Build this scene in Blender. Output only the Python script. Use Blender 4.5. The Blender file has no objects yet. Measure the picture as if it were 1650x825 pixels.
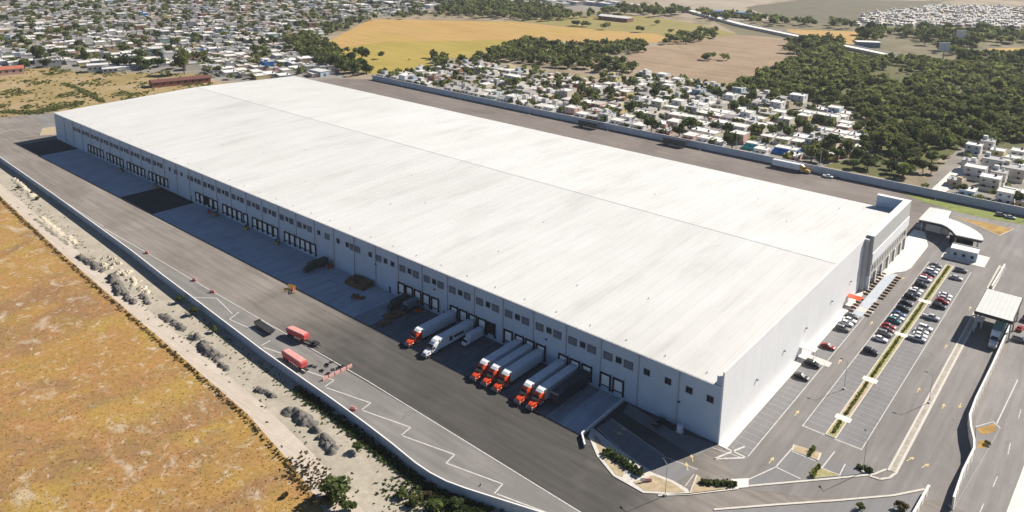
import bpy, math, random
import numpy as np
from mathutils import Matrix, Vector
R = math.radians
random.seed(7); rng = np.random.default_rng(7)
S = bpy.context.scene; C = S.collection

# ------------------------------------------------------------------ camera
F, CX, CY, CZ = 1242.0, 69.605, -168.212, 127.684
YAW, PITCH, ROLL, SHY = 2.26718, 0.22334, 0.017156, -242.86
d_ = Vector((math.cos(PITCH)*math.cos(YAW), math.cos(PITCH)*math.sin(YAW), -math.sin(PITCH)))
r_ = d_.cross(Vector((0, 0, 1))).normalized(); u_ = r_.cross(d_)
r2 = r_*math.cos(ROLL)+u_*math.sin(ROLL); u2 = -r_*math.sin(ROLL)+u_*math.cos(ROLL)
CAM = Vector((CX, CY, CZ))
cam = bpy.data.cameras.new("camera"); camo = bpy.data.objects.new("camera", cam); C.objects.link(camo)
camo.matrix_world = Matrix(((r2.x, u2.x, -d_.x, CX), (r2.y, u2.y, -d_.y, CY), (r2.z, u2.z, -d_.z, CZ), (0, 0, 0, 1)))
cam.sensor_width = 36; cam.lens = 36*F/1650; cam.shift_y = SHY/1650; cam.clip_end = 9000; cam.clip_start = 1
S.camera = camo
# ------------------------------------------------------------------ light
SUN_EL, SX, SY = R(36.3), 0.39, 1.0            # sun stands behind and to the right of the building
w = bpy.data.worlds.new("World"); S.world = w; w.use_nodes = True
nt = w.node_tree; sky = nt.nodes.new("ShaderNodeTexSky"); sky.sky_type = 'NISHITA'; sky.sun_disc = False
sky.sun_elevation = SUN_EL; sky.sun_rotation = math.atan2(SX, SY); sky.altitude = 500; sky.air_density = 0.75; sky.dust_density = 0.0; sky.ozone_density = 3.0
bg = nt.nodes["Background"]; bg.inputs[1].default_value = 0.05; nt.links.new(sky.outputs[0], bg.inputs[0])
sun = bpy.data.lights.new("sun", 'SUN'); sun.energy = 5.0; sun.angle = R(0.5); sun.color = (1.0, 0.92, 0.81)
suno = bpy.data.objects.new("sun", sun); C.objects.link(suno)
h_ = math.hypot(SX, SY); sd = Vector((SX/h_*math.cos(SUN_EL), SY/h_*math.cos(SUN_EL), math.sin(SUN_EL)))
suno.rotation_euler = sd.to_track_quat('Z', 'Y').to_euler(); suno.location = (100, 300, 300)
S.view_settings.view_transform = 'Standard'; S.view_settings.look = 'None'
S.view_settings.exposure = 0.91; S.view_settings.gamma = 1.0; S.view_settings.use_curve_mapping = False
S.cycles.max_bounces = 5; S.cycles.diffuse_bounces = 2; S.cycles.glossy_bounces = 2; S.cycles.transparent_max_bounces = 4

# ------------------------------------------------------------------ projection helpers
def G(px, py, z=0.0):
    """point of the level z that the photograph shows at a pixel (1650 x 825)"""
    v = d_ + r2*((px-825)/F) - u2*((py-412.5-SHY)/F)
    t = (z-CZ)/v.z
    return (CX+t*v.x, CY+t*v.y)
def PX(x, y, z=0.0):
    v = Vector((x, y, z))-CAM; q = v.dot(d_)
    return (825+F*v.dot(r2)/q, 412.5+SHY-F*v.dot(u2)/q, q)
def inpoly(x, y, poly):
    c = False; n = len(poly); j = n-1
    for i in range(n):
        xi, yi = poly[i]; xj, yj = poly[j]
        if (yi > y) != (yj > y) and x < (xj-xi)*(y-yi)/(yj-yi)+xi: c = not c
        j = i
    return c

# ------------------------------------------------------------------ materials
MATS = {}
def nodes(name, rough=0.8, spec=0.3):
    m = bpy.data.materials.new(name); m.use_nodes = True
    b = m.node_tree.nodes["Principled BSDF"]; b.inputs["Roughness"].default_value = rough
    b.inputs["Specular IOR Level"].default_value = spec
    MATS[name] = m
    return m, m.node_tree, b
def pos(t, scale=(1, 1, 1), rot=0.0):
    g = t.nodes.new("ShaderNodeNewGeometry"); mp = t.nodes.new("ShaderNodeMapping")
    mp.inputs["Scale"].default_value = scale; mp.inputs["Rotation"].default_value = (0, 0, rot)
    t.links.new(g.outputs["Position"], mp.inputs["Vector"]); return mp.outputs[0]
def noise(t, vec, scale, detail=4, rough=0.6, dist=0.0):
    n = t.nodes.new("ShaderNodeTexNoise"); n.inputs["Scale"].default_value = scale; n.inputs["Detail"].default_value = detail
    n.inputs["Roughness"].default_value = rough; n.inputs["Distortion"].default_value = dist
    t.links.new(vec, n.inputs["Vector"]); return n.outputs["Fac"]
def ramp(t, fac, stops):
    r = t.nodes.new("ShaderNodeValToRGB"); e = r.color_ramp.elements
    while len(e) < len(stops): e.new(0.5)
    for i, (p, c) in enumerate(stops):
        e[i].position = p; e[i].color = (*c, 1) if len(c) == 3 else c
    t.links.new(fac, r.inputs[0]); return r.outputs[0]
def mix(t, a, b, fac, mode='MIX'):
    m = t.nodes.new("ShaderNodeMix"); m.data_type = 'RGBA'; m.blend_type = mode
    for s, v in ((0, fac), (6, a), (7, b)):
        if hasattr(v, "is_linked") or hasattr(v, "node"): t.links.new(v, m.inputs[s])
        else: m.inputs[s].default_value = v if s == 0 else (*v, 1)
    return m.outputs[2]
def bump(t, b, h, strength=0.3, dist=0.1):
    n = t.nodes.new("ShaderNodeBump"); n.inputs["Strength"].default_value = strength; n.inputs["Distance"].default_value = dist
    t.links.new(h, n.inputs["Height"]); t.links.new(n.outputs[0], b.inputs["Normal"])
def mk(name, col, rough=0.7, var=0.12, scale=0.6, spec=0.3, metal=0.0):
    """one colour with soft wear"""
    if name in MATS: return MATS[name]
    m, t, b = nodes(name, rough, spec); b.inputs["Metallic"].default_value = metal
    n = noise(t, pos(t), scale, 5, 0.65)
    lo = tuple(c*(1-var) for c in col); hi = tuple(min(1, c*(1+var)) for c in col)
    t.links.new(ramp(t, n, [(0.3, lo), (0.7, hi)]), b.inputs["Base Color"]); return m
def mkplain(name, col, rough=0.4, spec=0.5, metal=0.0):
    if name in MATS: return MATS[name]
    m, t, b = nodes(name, rough, spec); b.inputs["Base Color"].default_value = (*col, 1); b.inputs["Metallic"].default_value = metal
    return m
def mkground(name, stops, scales, rough=0.95, grain=0.5, grain_scale=1.2, extra=None, b_str=0.25):
    m, t, b = nodes(name, rough, 0.15)
    v = pos(t); n1 = noise(t, v, scales[0], 6, 0.62, 0.4); c = ramp(t, n1, stops)
    g = noise(t, v, grain_scale, 6, 0.75)
    c = mix(t, c, ramp(t, g, [(0.3, (1-grain,)*3), (0.7, (1+grain*0.0+0.0,)*3)]), 0.9, 'MULTIPLY')
    if extra: c = extra(t, c)
    t.links.new(c, b.inputs["Base Color"]); bump(t, b, g, b_str, 0.15); return m

def field_extra(t, c):
    v = pos(t)
    def layer(c, col, sc, rot, ns, lo, hi, amt, dist=.8, det=8):
        n = noise(t, pos(t, sc, R(rot)), ns, det, .66, dist); return mix(t, c, col, ramp(t, n, [(lo, (0, 0, 0)), (hi, (amt,)*3)]))
    c = layer(c, (0.335, 0.23, 0.062), (1, 1, 1), 10, .030, .46, .60, .8)           # yellow swathes
    c = layer(c, (0.22, 0.13, 0.075), (1, .6, 1), 35, .040, .47, .60, .8)          # brown-pink swathes
    c = layer(c, (0.34, 0.185, 0.08), (.5, 1.6, 1), 25, .07, .48, .62, .7)          # rust streaks
    c = layer(c, (0.22, 0.17, 0.060), (1.6, .5, 1), -30, .14, .52, .68, .6)          # olive streaks
    c = layer(c, (0.48, 0.42, 0.34), (.9, 1.3, 1), 0, .10, .56, .69, .7, .6, 10)    # bare pale patches
    c = layer(c, (0.50, 0.44, 0.36), (1, 1, 1), 0, .33, .57, .68, .8, .7)           # small bare spots
    f = noise(t, v, .8, 8, 0.82)
    return mix(t, c, ramp(t, f, [(0.34, (0.60, 0.57, 0.52)), (0.58, (1.08, 1.07, 1.05))]), 0.9, 'MULTIPLY')
M_field = mkground("dry_grass_field", [(0.3, (0.30, 0.182, 0.066)), (0.5, (0.355, 0.212, 0.072)), (0.7, (0.36, 0.228, 0.085))], (0.04,), grain=0.15, extra=field_extra)
M_dirt = mkground("pale_dirt", [(0.3, (0.33, 0.295, 0.235)), (0.7, (0.46, 0.415, 0.34))], (0.12,), grain=0.3, grain_scale=0.7, b_str=0.5)
def track_extra(t, c):
    n = noise(t, pos(t, (0.06, 1.6, 1), R(-1.5)), 0.9, 4, 0.6)
    return mix(t, c, (0.34, 0.28, 0.22), ramp(t, n, [(0.45, (0, 0, 0)), (0.7, (0.6, 0.6, 0.6))]))
M_track = mkground("packed_dirt_track", [(0.3, (0.44, 0.385, 0.325)), (0.7, (0.53, 0.465, 0.395))], (0.2,), grain=0.15, extra=track_extra)
def asphalt(name, lo, hi, streak, sdir, tint=None):
    m, t, b = nodes(name, 0.85, 0.25)
    v = pos(t); n = noise(t, v, 0.035, 7, 0.62, 0.6); c = ramp(t, n, [(0.32, lo), (0.68, hi)])
    s = noise(t, pos(t, (0.035, 0.55, 1) if sdir == 'x' else (0.55, 0.035, 1), R(2)), 1.0, 5, 0.65)
    c = mix(t, c, ramp(t, s, [(0.36, (1-streak,)*3), (0.62, (1.06, 1.05, 1.04))]), 0.85, 'MULTIPLY')
    s2 = noise(t, pos(t, (1, 1, 1)), 0.13, 5, 0.7, 1.2)
    c = mix(t, c, (lo[0]*0.55, lo[1]*0.55, lo[2]*0.55), ramp(t, s2, [(0.62, (0, 0, 0)), (0.75, (0.55,)*3)]))
    g = noise(t, v, 2.4, 6, 0.8); c = mix(t, c, ramp(t, g, [(0.3, (0.86,)*3), (0.7, (1.05,)*3)]), 0.8, 'MULTIPLY')
    if tint: c = tint(t, c)
    t.links.new(c, b.inputs["Base Color"]); bump(t, b, g, 0.15, 0.03); return m
def yard_tint(t, c):        # the newer, darker surfacing of the near half of the yard
    g = t.nodes.new("ShaderNodeNewGeometry"); s = t.nodes.new("ShaderNodeSeparateXYZ"); t.links.new(g.outputs[0], s.inputs[0])
    n = noise(t, pos(t), 0.03, 4, 0.6); ma = t.nodes.new("ShaderNodeMath"); ma.operation = 'MULTIPLY_ADD'
    t.links.new(n, ma.inputs[0]); ma.inputs[1].default_value = 90.0; t.links.new(s.outputs[0], ma.inputs[2])
    mr = t.nodes.new("ShaderNodeMapRange"); mr.inputs[1].default_value = -110; mr.inputs[2].default_value = -55
    t.links.new(ma.outputs[0], mr.inputs[0])
    m2 = t.nodes.new('ShaderNodeMapRange'); m2.inputs[1].default_value = 62; m2.inputs[2].default_value = 28; t.links.new(ma.outputs[0], m2.inputs[0])     # the dark surfacing ends before the corner road
    mu = t.nodes.new('ShaderNodeMath'); mu.operation = 'MULTIPLY'; t.links.new(mr.outputs[0], mu.inputs[0]); t.links.new(m2.outputs[0], mu.inputs[1])
    return mix(t, c, mix(t, c, (0.34, 0.36, 0.38), 1.0, 'MULTIPLY'), mu.outputs[0])
M_yard = asphalt("worn_yard_asphalt", (0.180, 0.160, 0.141), (0.248, 0.225, 0.205), 0.30, 'x', yard_tint)
M_strip = asphalt("grey_parking_asphalt", *[tuple(c*.86 for c in q_) for q_ in ((0.192, 0.185, 0.177), (0.261, 0.250, 0.239))], 0.2, 'x')
M_car = asphalt("car_park_asphalt", (0.167, 0.157, 0.151), (0.221, 0.209, 0.203), 0.20, 'y')
M_bay = asphalt("parking_bay_asphalt", (0.161, 0.160, 0.163), (0.213, 0.211, 0.217), 0.12, 'y')
M_road = asphalt("road_asphalt", (0.183, 0.174, 0.171), (0.243, 0.232, 0.228), 0.22, 'y')
M_black_asph = asphalt("black_asphalt", (0.030, 0.030, 0.033), (0.044, 0.045, 0.048), 0.1, 'x')
M_rear = asphalt("rear_yard_asphalt", (0.144, 0.123, 0.111), (0.210, 0.184, 0.166), 0.25, 'x')
M_street = asphalt("street_asphalt", (0.167, 0.165, 0.166), (0.236, 0.230, 0.229), 0.15, 'x')
def slab_mat(name, lo, hi):
    m, t, b = nodes(name, 0.8, 0.3); c = ramp(t, noise(t, pos(t), 0.09, 6, 0.65, 0.5), [(0.3, lo), (0.7, hi)])
    s = noise(t, pos(t, (0.8, 0.05, 1)), 1.0, 5, 0.7); c = mix(t, c, ramp(t, s, [(0.38, (0.72,)*3), (0.6, (1.05,)*3)]), 0.8, 'MULTIPLY')
    st = noise(t, pos(t), 0.16, 6, 0.7, 1.0); c = mix(t, c, tuple(x*0.45 for x in lo), ramp(t, st, [(0.60, (0, 0, 0)), (0.72, (0.7,)*3)]))
    t.links.new(c, b.inputs["Base Color"]); return m
M_slab = [slab_mat("dock_concrete", (0.33, 0.37, 0.42), (0.44, 0.48, 0.53)), slab_mat("dock_concrete_pale", (0.35, 0.39, 0.44), (0.455, 0.495, 0.545)),
          slab_mat("dock_concrete_stained", (0.20, 0.22, 0.25), (0.30, 0.325, 0.36))]
M_slab_oily = slab_mat("dock_concrete_oily", (0.085, 0.09, 0.10), (0.17, 0.18, 0.195))
M_side = mk("pale_paving", (0.66, 0.62, 0.55), 0.9, 0.1, 0.5)
M_kerb = mk("kerb_concrete", (0.50, 0.475, 0.43), 0.9, 0.12, 0.8)
M_white = mk("road_paint", (0.48, 0.47, 0.45), 0.8, 0.25, 1.5)
M_worn = mk("worn_stall_paint", (0.34, 0.325, 0.30), 0.85, 0.25, 0.8)
M_yellow = mk("yellow_paint", (0.50, 0.40, 0.20), 0.8, 0.25, 1.5)
M_soil = mk("tan_soil", (0.36, 0.29, 0.19), 0.95, 0.25, 0.7)
M_gravel = mk("pale_gravel", (0.33, 0.30, 0.255), 0.95, 0.25, 0.7)
M_lawn = mk("dry_lawn", (0.29, 0.265, 0.125), 0.95, 0.3, 0.8)
M_green = mk("green_lawn", (0.16, 0.19, 0.045), 0.95, 0.3, 0.3)
M_rust = mk("rust_grass", (0.32, 0.20, 0.06), 0.95, 0.35, 0.25)
def roof_mat(name, k):
    m, t, b = nodes(name, 0.55, 0.3)
    n = noise(t, pos(t, (0.13, 0.0055, 1)), 1.0, 7, 0.62, 0.1)
    c = ramp(t, n, [(0.30, (0.50*k, 0.50*k, 0.487*k)), (0.46, (0.562*k, 0.562*k, 0.55*k)), (0.7, (0.595*k, 0.595*k, 0.586*k))])
    g = noise(t, pos(t), 0.016, 5, 0.6); c = mix(t, c, ramp(t, g, [(0.35, (0.93, 0.93, 0.92)), (0.65, (1, 1, 1))]), 1.0, 'MULTIPLY')
    l = noise(t, pos(t, (1.6, 0.004, 1)), 1.0, 3, 0.5); c = mix(t, c, ramp(t, l, [(0.60, (1, 1, 1)), (0.70, (0.93, 0.925, 0.92))]), 0.8, 'MULTIPLY')
    t.links.new(c, b.inputs["Base Color"]); return m
M_roof = [roof_mat("white_roof_sheet", 1.0), roof_mat("white_roof_sheet_dusty", 0.98), roof_mat("white_roof_sheet_clean", 1.015)]
M_ridge = mk("ridge_flashing", (0.56, 0.56, 0.55), 0.6, 0.15, 0.3)
M_wall = mk("shade_blue_precast", (0.385, 0.475, 0.575), 0.75, 0.06, 0.25)  # white wall; the blue of its shade is put into the colour
M_wall2 = mk("shade_blue_precast_pale", (0.40, 0.49, 0.59), 0.75, 0.06, 0.25)
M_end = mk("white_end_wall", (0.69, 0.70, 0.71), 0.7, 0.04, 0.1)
M_dark = mkplain("dark_glass", (0.012, 0.014, 0.018), 0.15, 0.6)
M_seal = mkplain("black_dock_seal", (0.012, 0.013, 0.014), 0.8, 0.2)
M_door = mk("dock_door_panel", (0.78, 0.80, 0.80), 0.6, 0.08, 2)
M_louv = mk("grey_louvre", (0.07, 0.08, 0.10), 0.6, 0.1, 2)
M_louv_f = mk("louvre_frame", (0.17, 0.19, 0.22), 0.6, 0.1, 2)
M_pipe = mk("downspout_grey", (0.32, 0.34, 0.37), 0.6, 0.1, 2)
M_orange = mk("orange_paint", (0.66, 0.065, 0.012), 0.35, 0.08, 0.8, 0.5)
M_truckwhite = mk("white_paint", (0.74, 0.75, 0.75), 0.4, 0.06, 0.8, 0.5)
M_trailer = mk("white_trailer_sheet", (0.60, 0.63, 0.66), 0.5, 0.08, 0.5)
M_black = mkplain("black_rubber", (0.015, 0.015, 0.016), 0.8, 0.2)
M_chassis = mkplain("chassis_black", (0.03, 0.03, 0.033), 0.6, 0.3)
M_chrome = mkplain("bright_metal", (0.55, 0.56, 0.58), 0.3, 0.5, 0.8)
M_lamp = mkplain("lamp_glass", (0.75, 0.74, 0.7), 0.2, 0.6)
M_tail = mkplain("tail_lamp", (0.35, 0.02, 0.015), 0.3, 0.5)
M_redtank = mk("faded_red_paint", (0.46, 0.075, 0.075), 0.55, 0.18, 0.7)
M_pinktop = mk("sunlit_red_top", (0.58, 0.27, 0.24), 0.6, 0.15, 0.8)  # same red, with the sunlight on the top painted in as pink
M_pale_red = mk("pale_red_plastic", (0.42, 0.215, 0.17), 0.6, 0.15, 1.5)
M_red = mk("signal_red", (0.48, 0.035, 0.025), 0.5, 0.12, 1.5)
M_steel = mk("galvanised_steel", (0.38, 0.39, 0.40), 0.5, 0.1, 1.5)
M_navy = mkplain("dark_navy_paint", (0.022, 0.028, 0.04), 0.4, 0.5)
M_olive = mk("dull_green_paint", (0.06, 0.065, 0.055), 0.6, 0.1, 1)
M_yel = mk("forklift_yellow", (0.55, 0.33, 0.05), 0.5, 0.12, 1)
M_wood = mk("weathered_timber", (0.17, 0.10, 0.055), 0.9, 0.3, 1.2)
M_bw = mk("boundary_wall_paint", (0.38, 0.42, 0.47), 0.85, 0.1, 0.3)
M_cap = mk("wall_coping", (0.66, 0.65, 0.63), 0.85, 0.08, 0.5)
M_mound = mkground("dark_gravel_soil", [(0.3, (0.12, 0.113, 0.105)), (0.7, (0.21, 0.195, 0.175))], (0.8,), grain=0.5, grain_scale=2.2, b_str=0.9)
M_mound2 = mk("tan_spoil_soil", (0.42, 0.375, 0.29), 0.95, 0.3, 1.0)
M_canopy = mk("grey_canopy_sheet", (0.46, 0.475, 0.46), 0.6, 0.05, 0.4)
M_teal = mk("teal_paint", (0.16, 0.33, 0.34), 0.5, 0.1, 1)
M_bark = mk("bark", (0.10, 0.075, 0.05), 0.95, 0.2, 2)
M_grey = mk("grey_render", (0.42, 0.42, 0.41), 0.85, 0.1, 0.5)

def foliage(name, lo, hi):
    m, t, b = nodes(name, 0.8, 0.15)
    a = t.nodes.new("ShaderNodeAttribute"); a.attribute_name = "tone"
    col = ramp(t, a.outputs["Fac"], [(0, lo), (1, hi)]); t.links.new(col, b.inputs["Base Color"])
    tr = t.nodes.new("ShaderNodeBsdfTranslucent"); mx = t.nodes.new("ShaderNodeMixShader"); mx.inputs[0].default_value = .42      # leaves let light through
    hs = t.nodes.new("ShaderNodeHueSaturation"); hs.inputs["Value"].default_value = 1.5; hs.inputs["Saturation"].default_value = 1.1; t.links.new(col, hs.inputs["Color"]); t.links.new(hs.outputs[0], tr.inputs["Color"])
    t.links.new(b.outputs[0], mx.inputs[1]); t.links.new(tr.outputs[0], mx.inputs[2]); t.links.new(mx.outputs[0], t.nodes["Material Output"].inputs["Surface"])
    return m
M_leaf = {'dark': foliage("dark_foliage", (0.026, 0.040, 0.014), (0.085, 0.112, 0.038)),
          'mid': foliage("green_foliage", (0.040, 0.060, 0.018), (0.130, 0.162, 0.050)),
          'olive': foliage("olive_foliage", (0.058, 0.070, 0.022), (0.170, 0.180, 0.062)),
          'scrub': foliage("dry_scrub", (0.040, 0.034, 0.018), (0.15, 0.115, 0.055)),
          'straw': foliage("straw_tufts", (0.22, 0.13, 0.04), (0.46, 0.34, 0.14))}

# ------------------------------------------------------------------ mesh helpers
class MB:
    def __init__(s): s.v = []; s.f = []; s.m = []
    def quad(s, pts, mi=0):
        n = len(s.v); s.v += [tuple(p) for p in pts]; s.f.append(tuple(range(n, n+len(pts)))); s.m.append(mi)
    def box(s, x0, x1, y0, y1, z0, z1, mi=0, rot=0.0, bot=True, taper=(0, 0)):
        tx, ty = taper; n = len(s.v)
        p = [(x0, y0, z0), (x1, y0, z0), (x1, y1, z0), (x0, y1, z0), (x0+tx, y0+ty, z1), (x1-tx, y0+ty, z1), (x1-tx, y1-ty, z1), (x0+tx, y1-ty, z1)]
        if rot:
            cx, cy = (x0+x1)/2, (y0+y1)/2; c, q = math.cos(rot), math.sin(rot)
            p = [(cx+(a-cx)*c-(b-cy)*q, cy+(a-cx)*q+(b-cy)*c, z) for a, b, z in p]
        s.v += p
        fs = [(0, 1, 5, 4), (1, 2, 6, 5), (2, 3, 7, 6), (3, 0, 4, 7), (4, 5, 6, 7)]+([(3, 2, 1, 0)] if bot else [])
        s.f += [tuple(n+i for i in f) for f in fs]; s.m += [mi]*len(fs); return s
    def prism(s, poly, z0, z1, mi=0, bot=False):
        a = sum(poly[i-1][0]*poly[i][1]-poly[i][0]*poly[i-1][1] for i in range(len(poly)))
        if a < 0: poly = poly[::-1]
        n = len(s.v); k = len(poly)
        s.v += [(x, y, z0) for x, y in poly]+[(x, y, z1) for x, y in poly]
        s.f.append(tuple(range(n+k, n+2*k))); s.m.append(mi)
        for i in range(k):
            j = (i+1) % k; s.f.append((n+i, n+j, n+k+j, n+k+i)); s.m.append(mi)
        if bot: s.f.append(tuple(range(n+k-1, n-1, -1))); s.m.append(mi)
        return s
    def sheet(s, poly, z, mi=0):
        a = sum(poly[i-1][0]*poly[i][1]-poly[i][0]*poly[i-1][1] for i in range(len(poly)))
        if a < 0: poly = poly[::-1]
        s.quad([(x, y, z) for x, y in poly], mi); return s
    def tube(s, p0, p1, r0, r1=None, n=8, mi=0, cap=True):
        r1 = r0 if r1 is None else r1; p0, p1 = Vector(p0), Vector(p1); d = (p1-p0).normalized()
        a = d.orthogonal().normalized(); b = d.cross(a); k = len(s.v)
        for p, r in ((p0, r0), (p1, r1)):
            for i in range(n):
                t = 2*math.pi*i/n; s.v.append(tuple(p+(a*math.cos(t)+b*math.sin(t))*r))
        for i in range(n):
            j = (i+1) % n; s.f.append((k+i, k+j, k+n+j, k+n+i)); s.m.append(mi)
        if cap:
            s.f.append(tuple(k+n+i for i in range(n))); s.f.append(tuple(k+n-1-i for i in range(n))); s.m += [mi, mi]
        return s
    def loft(s, secs, mi=0, caps=True):
        """secs: list of equal-length closed rings"""
        k = len(s.v); n = len(secs[0])
        for sc in secs: s.v += [tuple(p) for p in sc]
        for a in range(len(secs)-1):
            for i in range(n):
                j = (i+1) % n; s.f.append((k+a*n+i, k+a*n+j, k+(a+1)*n+j, k+(a+1)*n+i)); s.m.append(mi)
        if caps:
            s.f.append(tuple(k+n-1-i for i in range(n))); s.f.append(tuple(k+(len(secs)-1)*n+i for i in range(n))); s.m += [mi, mi]
        return s
    def line(s, pts, wd, z, mi=0):
        for (ax, ay), (bx, by) in zip(pts, pts[1:]):
            l = math.hypot(bx-ax, by-ay) or 1; nx, ny = -(by-ay)/l*wd/2, (bx-ax)/l*wd/2
            s.quad([(ax-nx, ay-ny, z), (bx-nx, by-ny, z), (bx+nx, by+ny, z), (ax+nx, ay+ny, z)], mi)
        return s
    def mesh(s, name, mats):
        me = bpy.data.meshes.new(name); me.from_pydata(s.v, [], s.f)
        mats = mats if isinstance(mats, (list, tuple)) else [mats]
        for m in mats: me.materials.append(m)
        if any(s.m): me.polygons.foreach_set("material_index", s.m)
        me.update(); return me
def obj(name, mb, mats=None, parent=None, loc=(0, 0, 0), rz=0.0):
    me = mb if isinstance(mb, bpy.types.Mesh) else mb.mesh(name, mats)
    o = bpy.data.objects.new(name, me); C.objects.link(o); o.location = loc; o.rotation_euler = (0, 0, rz)
    if parent: o.parent = parent
    return o
def tag(o, label=None, cat=None, group=None, kind=None):
    if label: o["label"] = label
    if cat: o["category"] = cat
    if group: o["group"] = group
    if kind: o["kind"] = kind
    return o
def thing(name, label, cat, loc=(0, 0, 0), rz=0.0, group=None):
    o = bpy.data.objects.new(name, None); C.objects.link(o); o.location = loc; o.rotation_euler = (0, 0, rz); o.empty_display_size = 0.5
    return tag(o, label, cat, group)
KIDS = {}
def kids(o):
    if o.name not in KIDS: KIDS[o.name] = list(o.children)
    return KIDS[o.name]
def copy_tree(o, parent=None):
    c = o.copy(); C.objects.link(c)
    if parent: c.parent = parent
    for ch in kids(o): copy_tree(ch, c)
    return c
def struct(name, mb, m, parent=None):
    o = obj(name, mb, m, parent); o["kind"] = 'structure'; return o
ORD = lambda n: {1: 'first', 2: 'second', 3: 'third', 4: 'fourth', 5: 'fifth', 6: 'sixth', 7: 'seventh', 8: 'eighth', 9: 'ninth', 10: 'tenth'}.get(n) or \
    f"{n}{'th' if 10 < n % 100 < 14 else {1: 'st', 2: 'nd', 3: 'rd'}.get(n % 10, 'th')}"
GP = lambda *pts: [G(*p) for p in pts]

# ------------------------------------------------------------------ ground, yards, roads
def base_extra(t, c):
    n = noise(t, pos(t), 0.012, 6, 0.65, 0.5)
    return mix(t, c, (0.11, 0.105, 0.05), ramp(t, n, [(0.5, (0, 0, 0)), (0.62, (0.7, 0.7, 0.7))]))
M_base = mkground("dry_plain", [(0.3, (0.25, 0.20, 0.14)), (0.7, (0.36, 0.30, 0.22))], (0.02,), grain=0.3, grain_scale=0.3, extra=base_extra)
struct("ground", MB().sheet([(-4500, -2500), (3000, -2500), (3000, 5500), (-4500, 5500)], 0.0), M_base)
WALL = [(-520, -31), (-401.7, -38.3), (-315, -42.2), (-225.5, -47.1), (-196.7, -49.3), (-166, -51.3), (-122.6, -54.2), (-100.6, -55.1), (-86.7, -55.6),
        (-71.7, -56.4), (-60, -57.3), (-50.6, -58.3), (-45.5, -58.4), (-40.5, -57.9), (-35.7, -56.7), (-28, -54.3), (-10, -48.6), (25, -37.0), (75, -16)]
FIELD = [(-560, -47), (-400, -53.5), (-338, -57.5), (-247, -64.2), (-176, -68.3), (-138.5, -70.3), (-101.4, -72.4), (-77, -76), (-60, -79.5), (-40, -86), (-10, -98)]
struct("dry_field", MB().sheet(FIELD+[(40, -160), (40, -700), (-900, -700), (-900, -47)], 0.03), M_field)
off = lambda pts, d: [(x, y+d) for x, y in pts]
struct("dirt_verge", MB().sheet([(-560, -28)]+[(x, y-0.1) for x, y in WALL]+[(75, -130), (-10, -97.6)]+[(x, y+0.4) for x, y in FIELD[::-1][1:]], 0.015), M_dirt)
struct("dirt_track", MB().sheet(FIELD[:-1]+[(-25, -82)]+[(-45, -75.5), (-62, -72.5), (-77, -70.2), (-101, -67.4), (-138, -65.2), (-176, -63.2), (-247, -58.6), (-338, -52.6), (-400, -48.8), (-560, -41.5)], 0.024), M_track)
yard = struct("yard_asphalt", MB().sheet([(x, y+0.2) for x, y in WALL]+[(75, 253), (-445, 254), (-468, 235), (-505, 20)], 0.05), M_yard)
struct("parking_strip", MB().sheet([(x, y+0.4) for x, y in WALL[1:-2]]+[(-5, -42.8), (-60, -41.9), (-160, -42.0), (-262, -42.3), (-315, -40.6), (-401.7, -37.2)], 0.062), M_strip)
struct("rear_yard", MB().sheet([(-505, 15), (-431, 4), (-431, 168), (0, 168.6), (0, 236), (-20, 252.3), (-445, 253.3), (-467, 235)], 0.064), M_rear)
struct("left_yard_road", MB().sheet([(-505, 12), (-431, -1), (-431, 60), (-495, 60)], 0.07), M_strip)
# dock apron: concrete slabs laid in rows, black asphalt where the apron is interrupted
gaps = [(-430, -398), (-297, -264.5)]
apron = struct("dock_apron", MB().box(-397.5, -297.5, -20.4, -0.05, 0.05, 0.075, bot=False).box(-264.2, -28.2, -20.4, -0.05, 0.05, 0.075, bot=False), M_slab[2])
slab_me = {}
def slab(x0, x1, y0, y1, m):
    k = (round(x1-x0, 2), round(y1-y0, 2), m.name)
    if k not in slab_me:
        a, b = (x1-x0)/2-0.02, (y1-y0)/2-0.02
        slab_me[k] = MB().box(-a, a, -b, b, 0, 0.055, bot=False).mesh("slab", m)
    o = obj("concrete_slab", slab_me[k], parent=apron, loc=((x0+x1)/2, (y0+y1)/2, 0.07+random.random()*0.006))
def slabs(xa, xb):
    n = round((xb-xa)/4.07); wd = (xb-xa)/n
    for i in range(n):
        x0 = xa+i*wd
        xm = x0+wd/2; oily = -121 < xm < -37 and random.random() < (0.88 if xm > -112 else 0.5)
        for (y0, y1) in ((-20.4, -10.2), (-10.2, -0.1)):
            slab(x0, x0+wd, y0, y1, M_slab_oily if oily else M_slab[2] if -123 < xm < -37 else random.choice([M_slab[0], M_slab[0], M_slab[0], M_slab[1]]))
slabs(-397.5, -297.5); slabs(-264.2, -28.2)
for a, b in gaps:
    struct("black_asphalt_strip", MB().sheet([(a, -19.8), (b, -20.2), (b, -0.1), (a, -0.1)], 0.068), M_black_asph)
struct("shadow_edge_strip", MB().sheet([(-398, -21.2), (-28.2, -21.2), (-28.2, -20.4), (-398, -20.4)], 0.058), M_black_asph)  # narrow asphalt strip, painted black as the edge of the building's shadow
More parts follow.
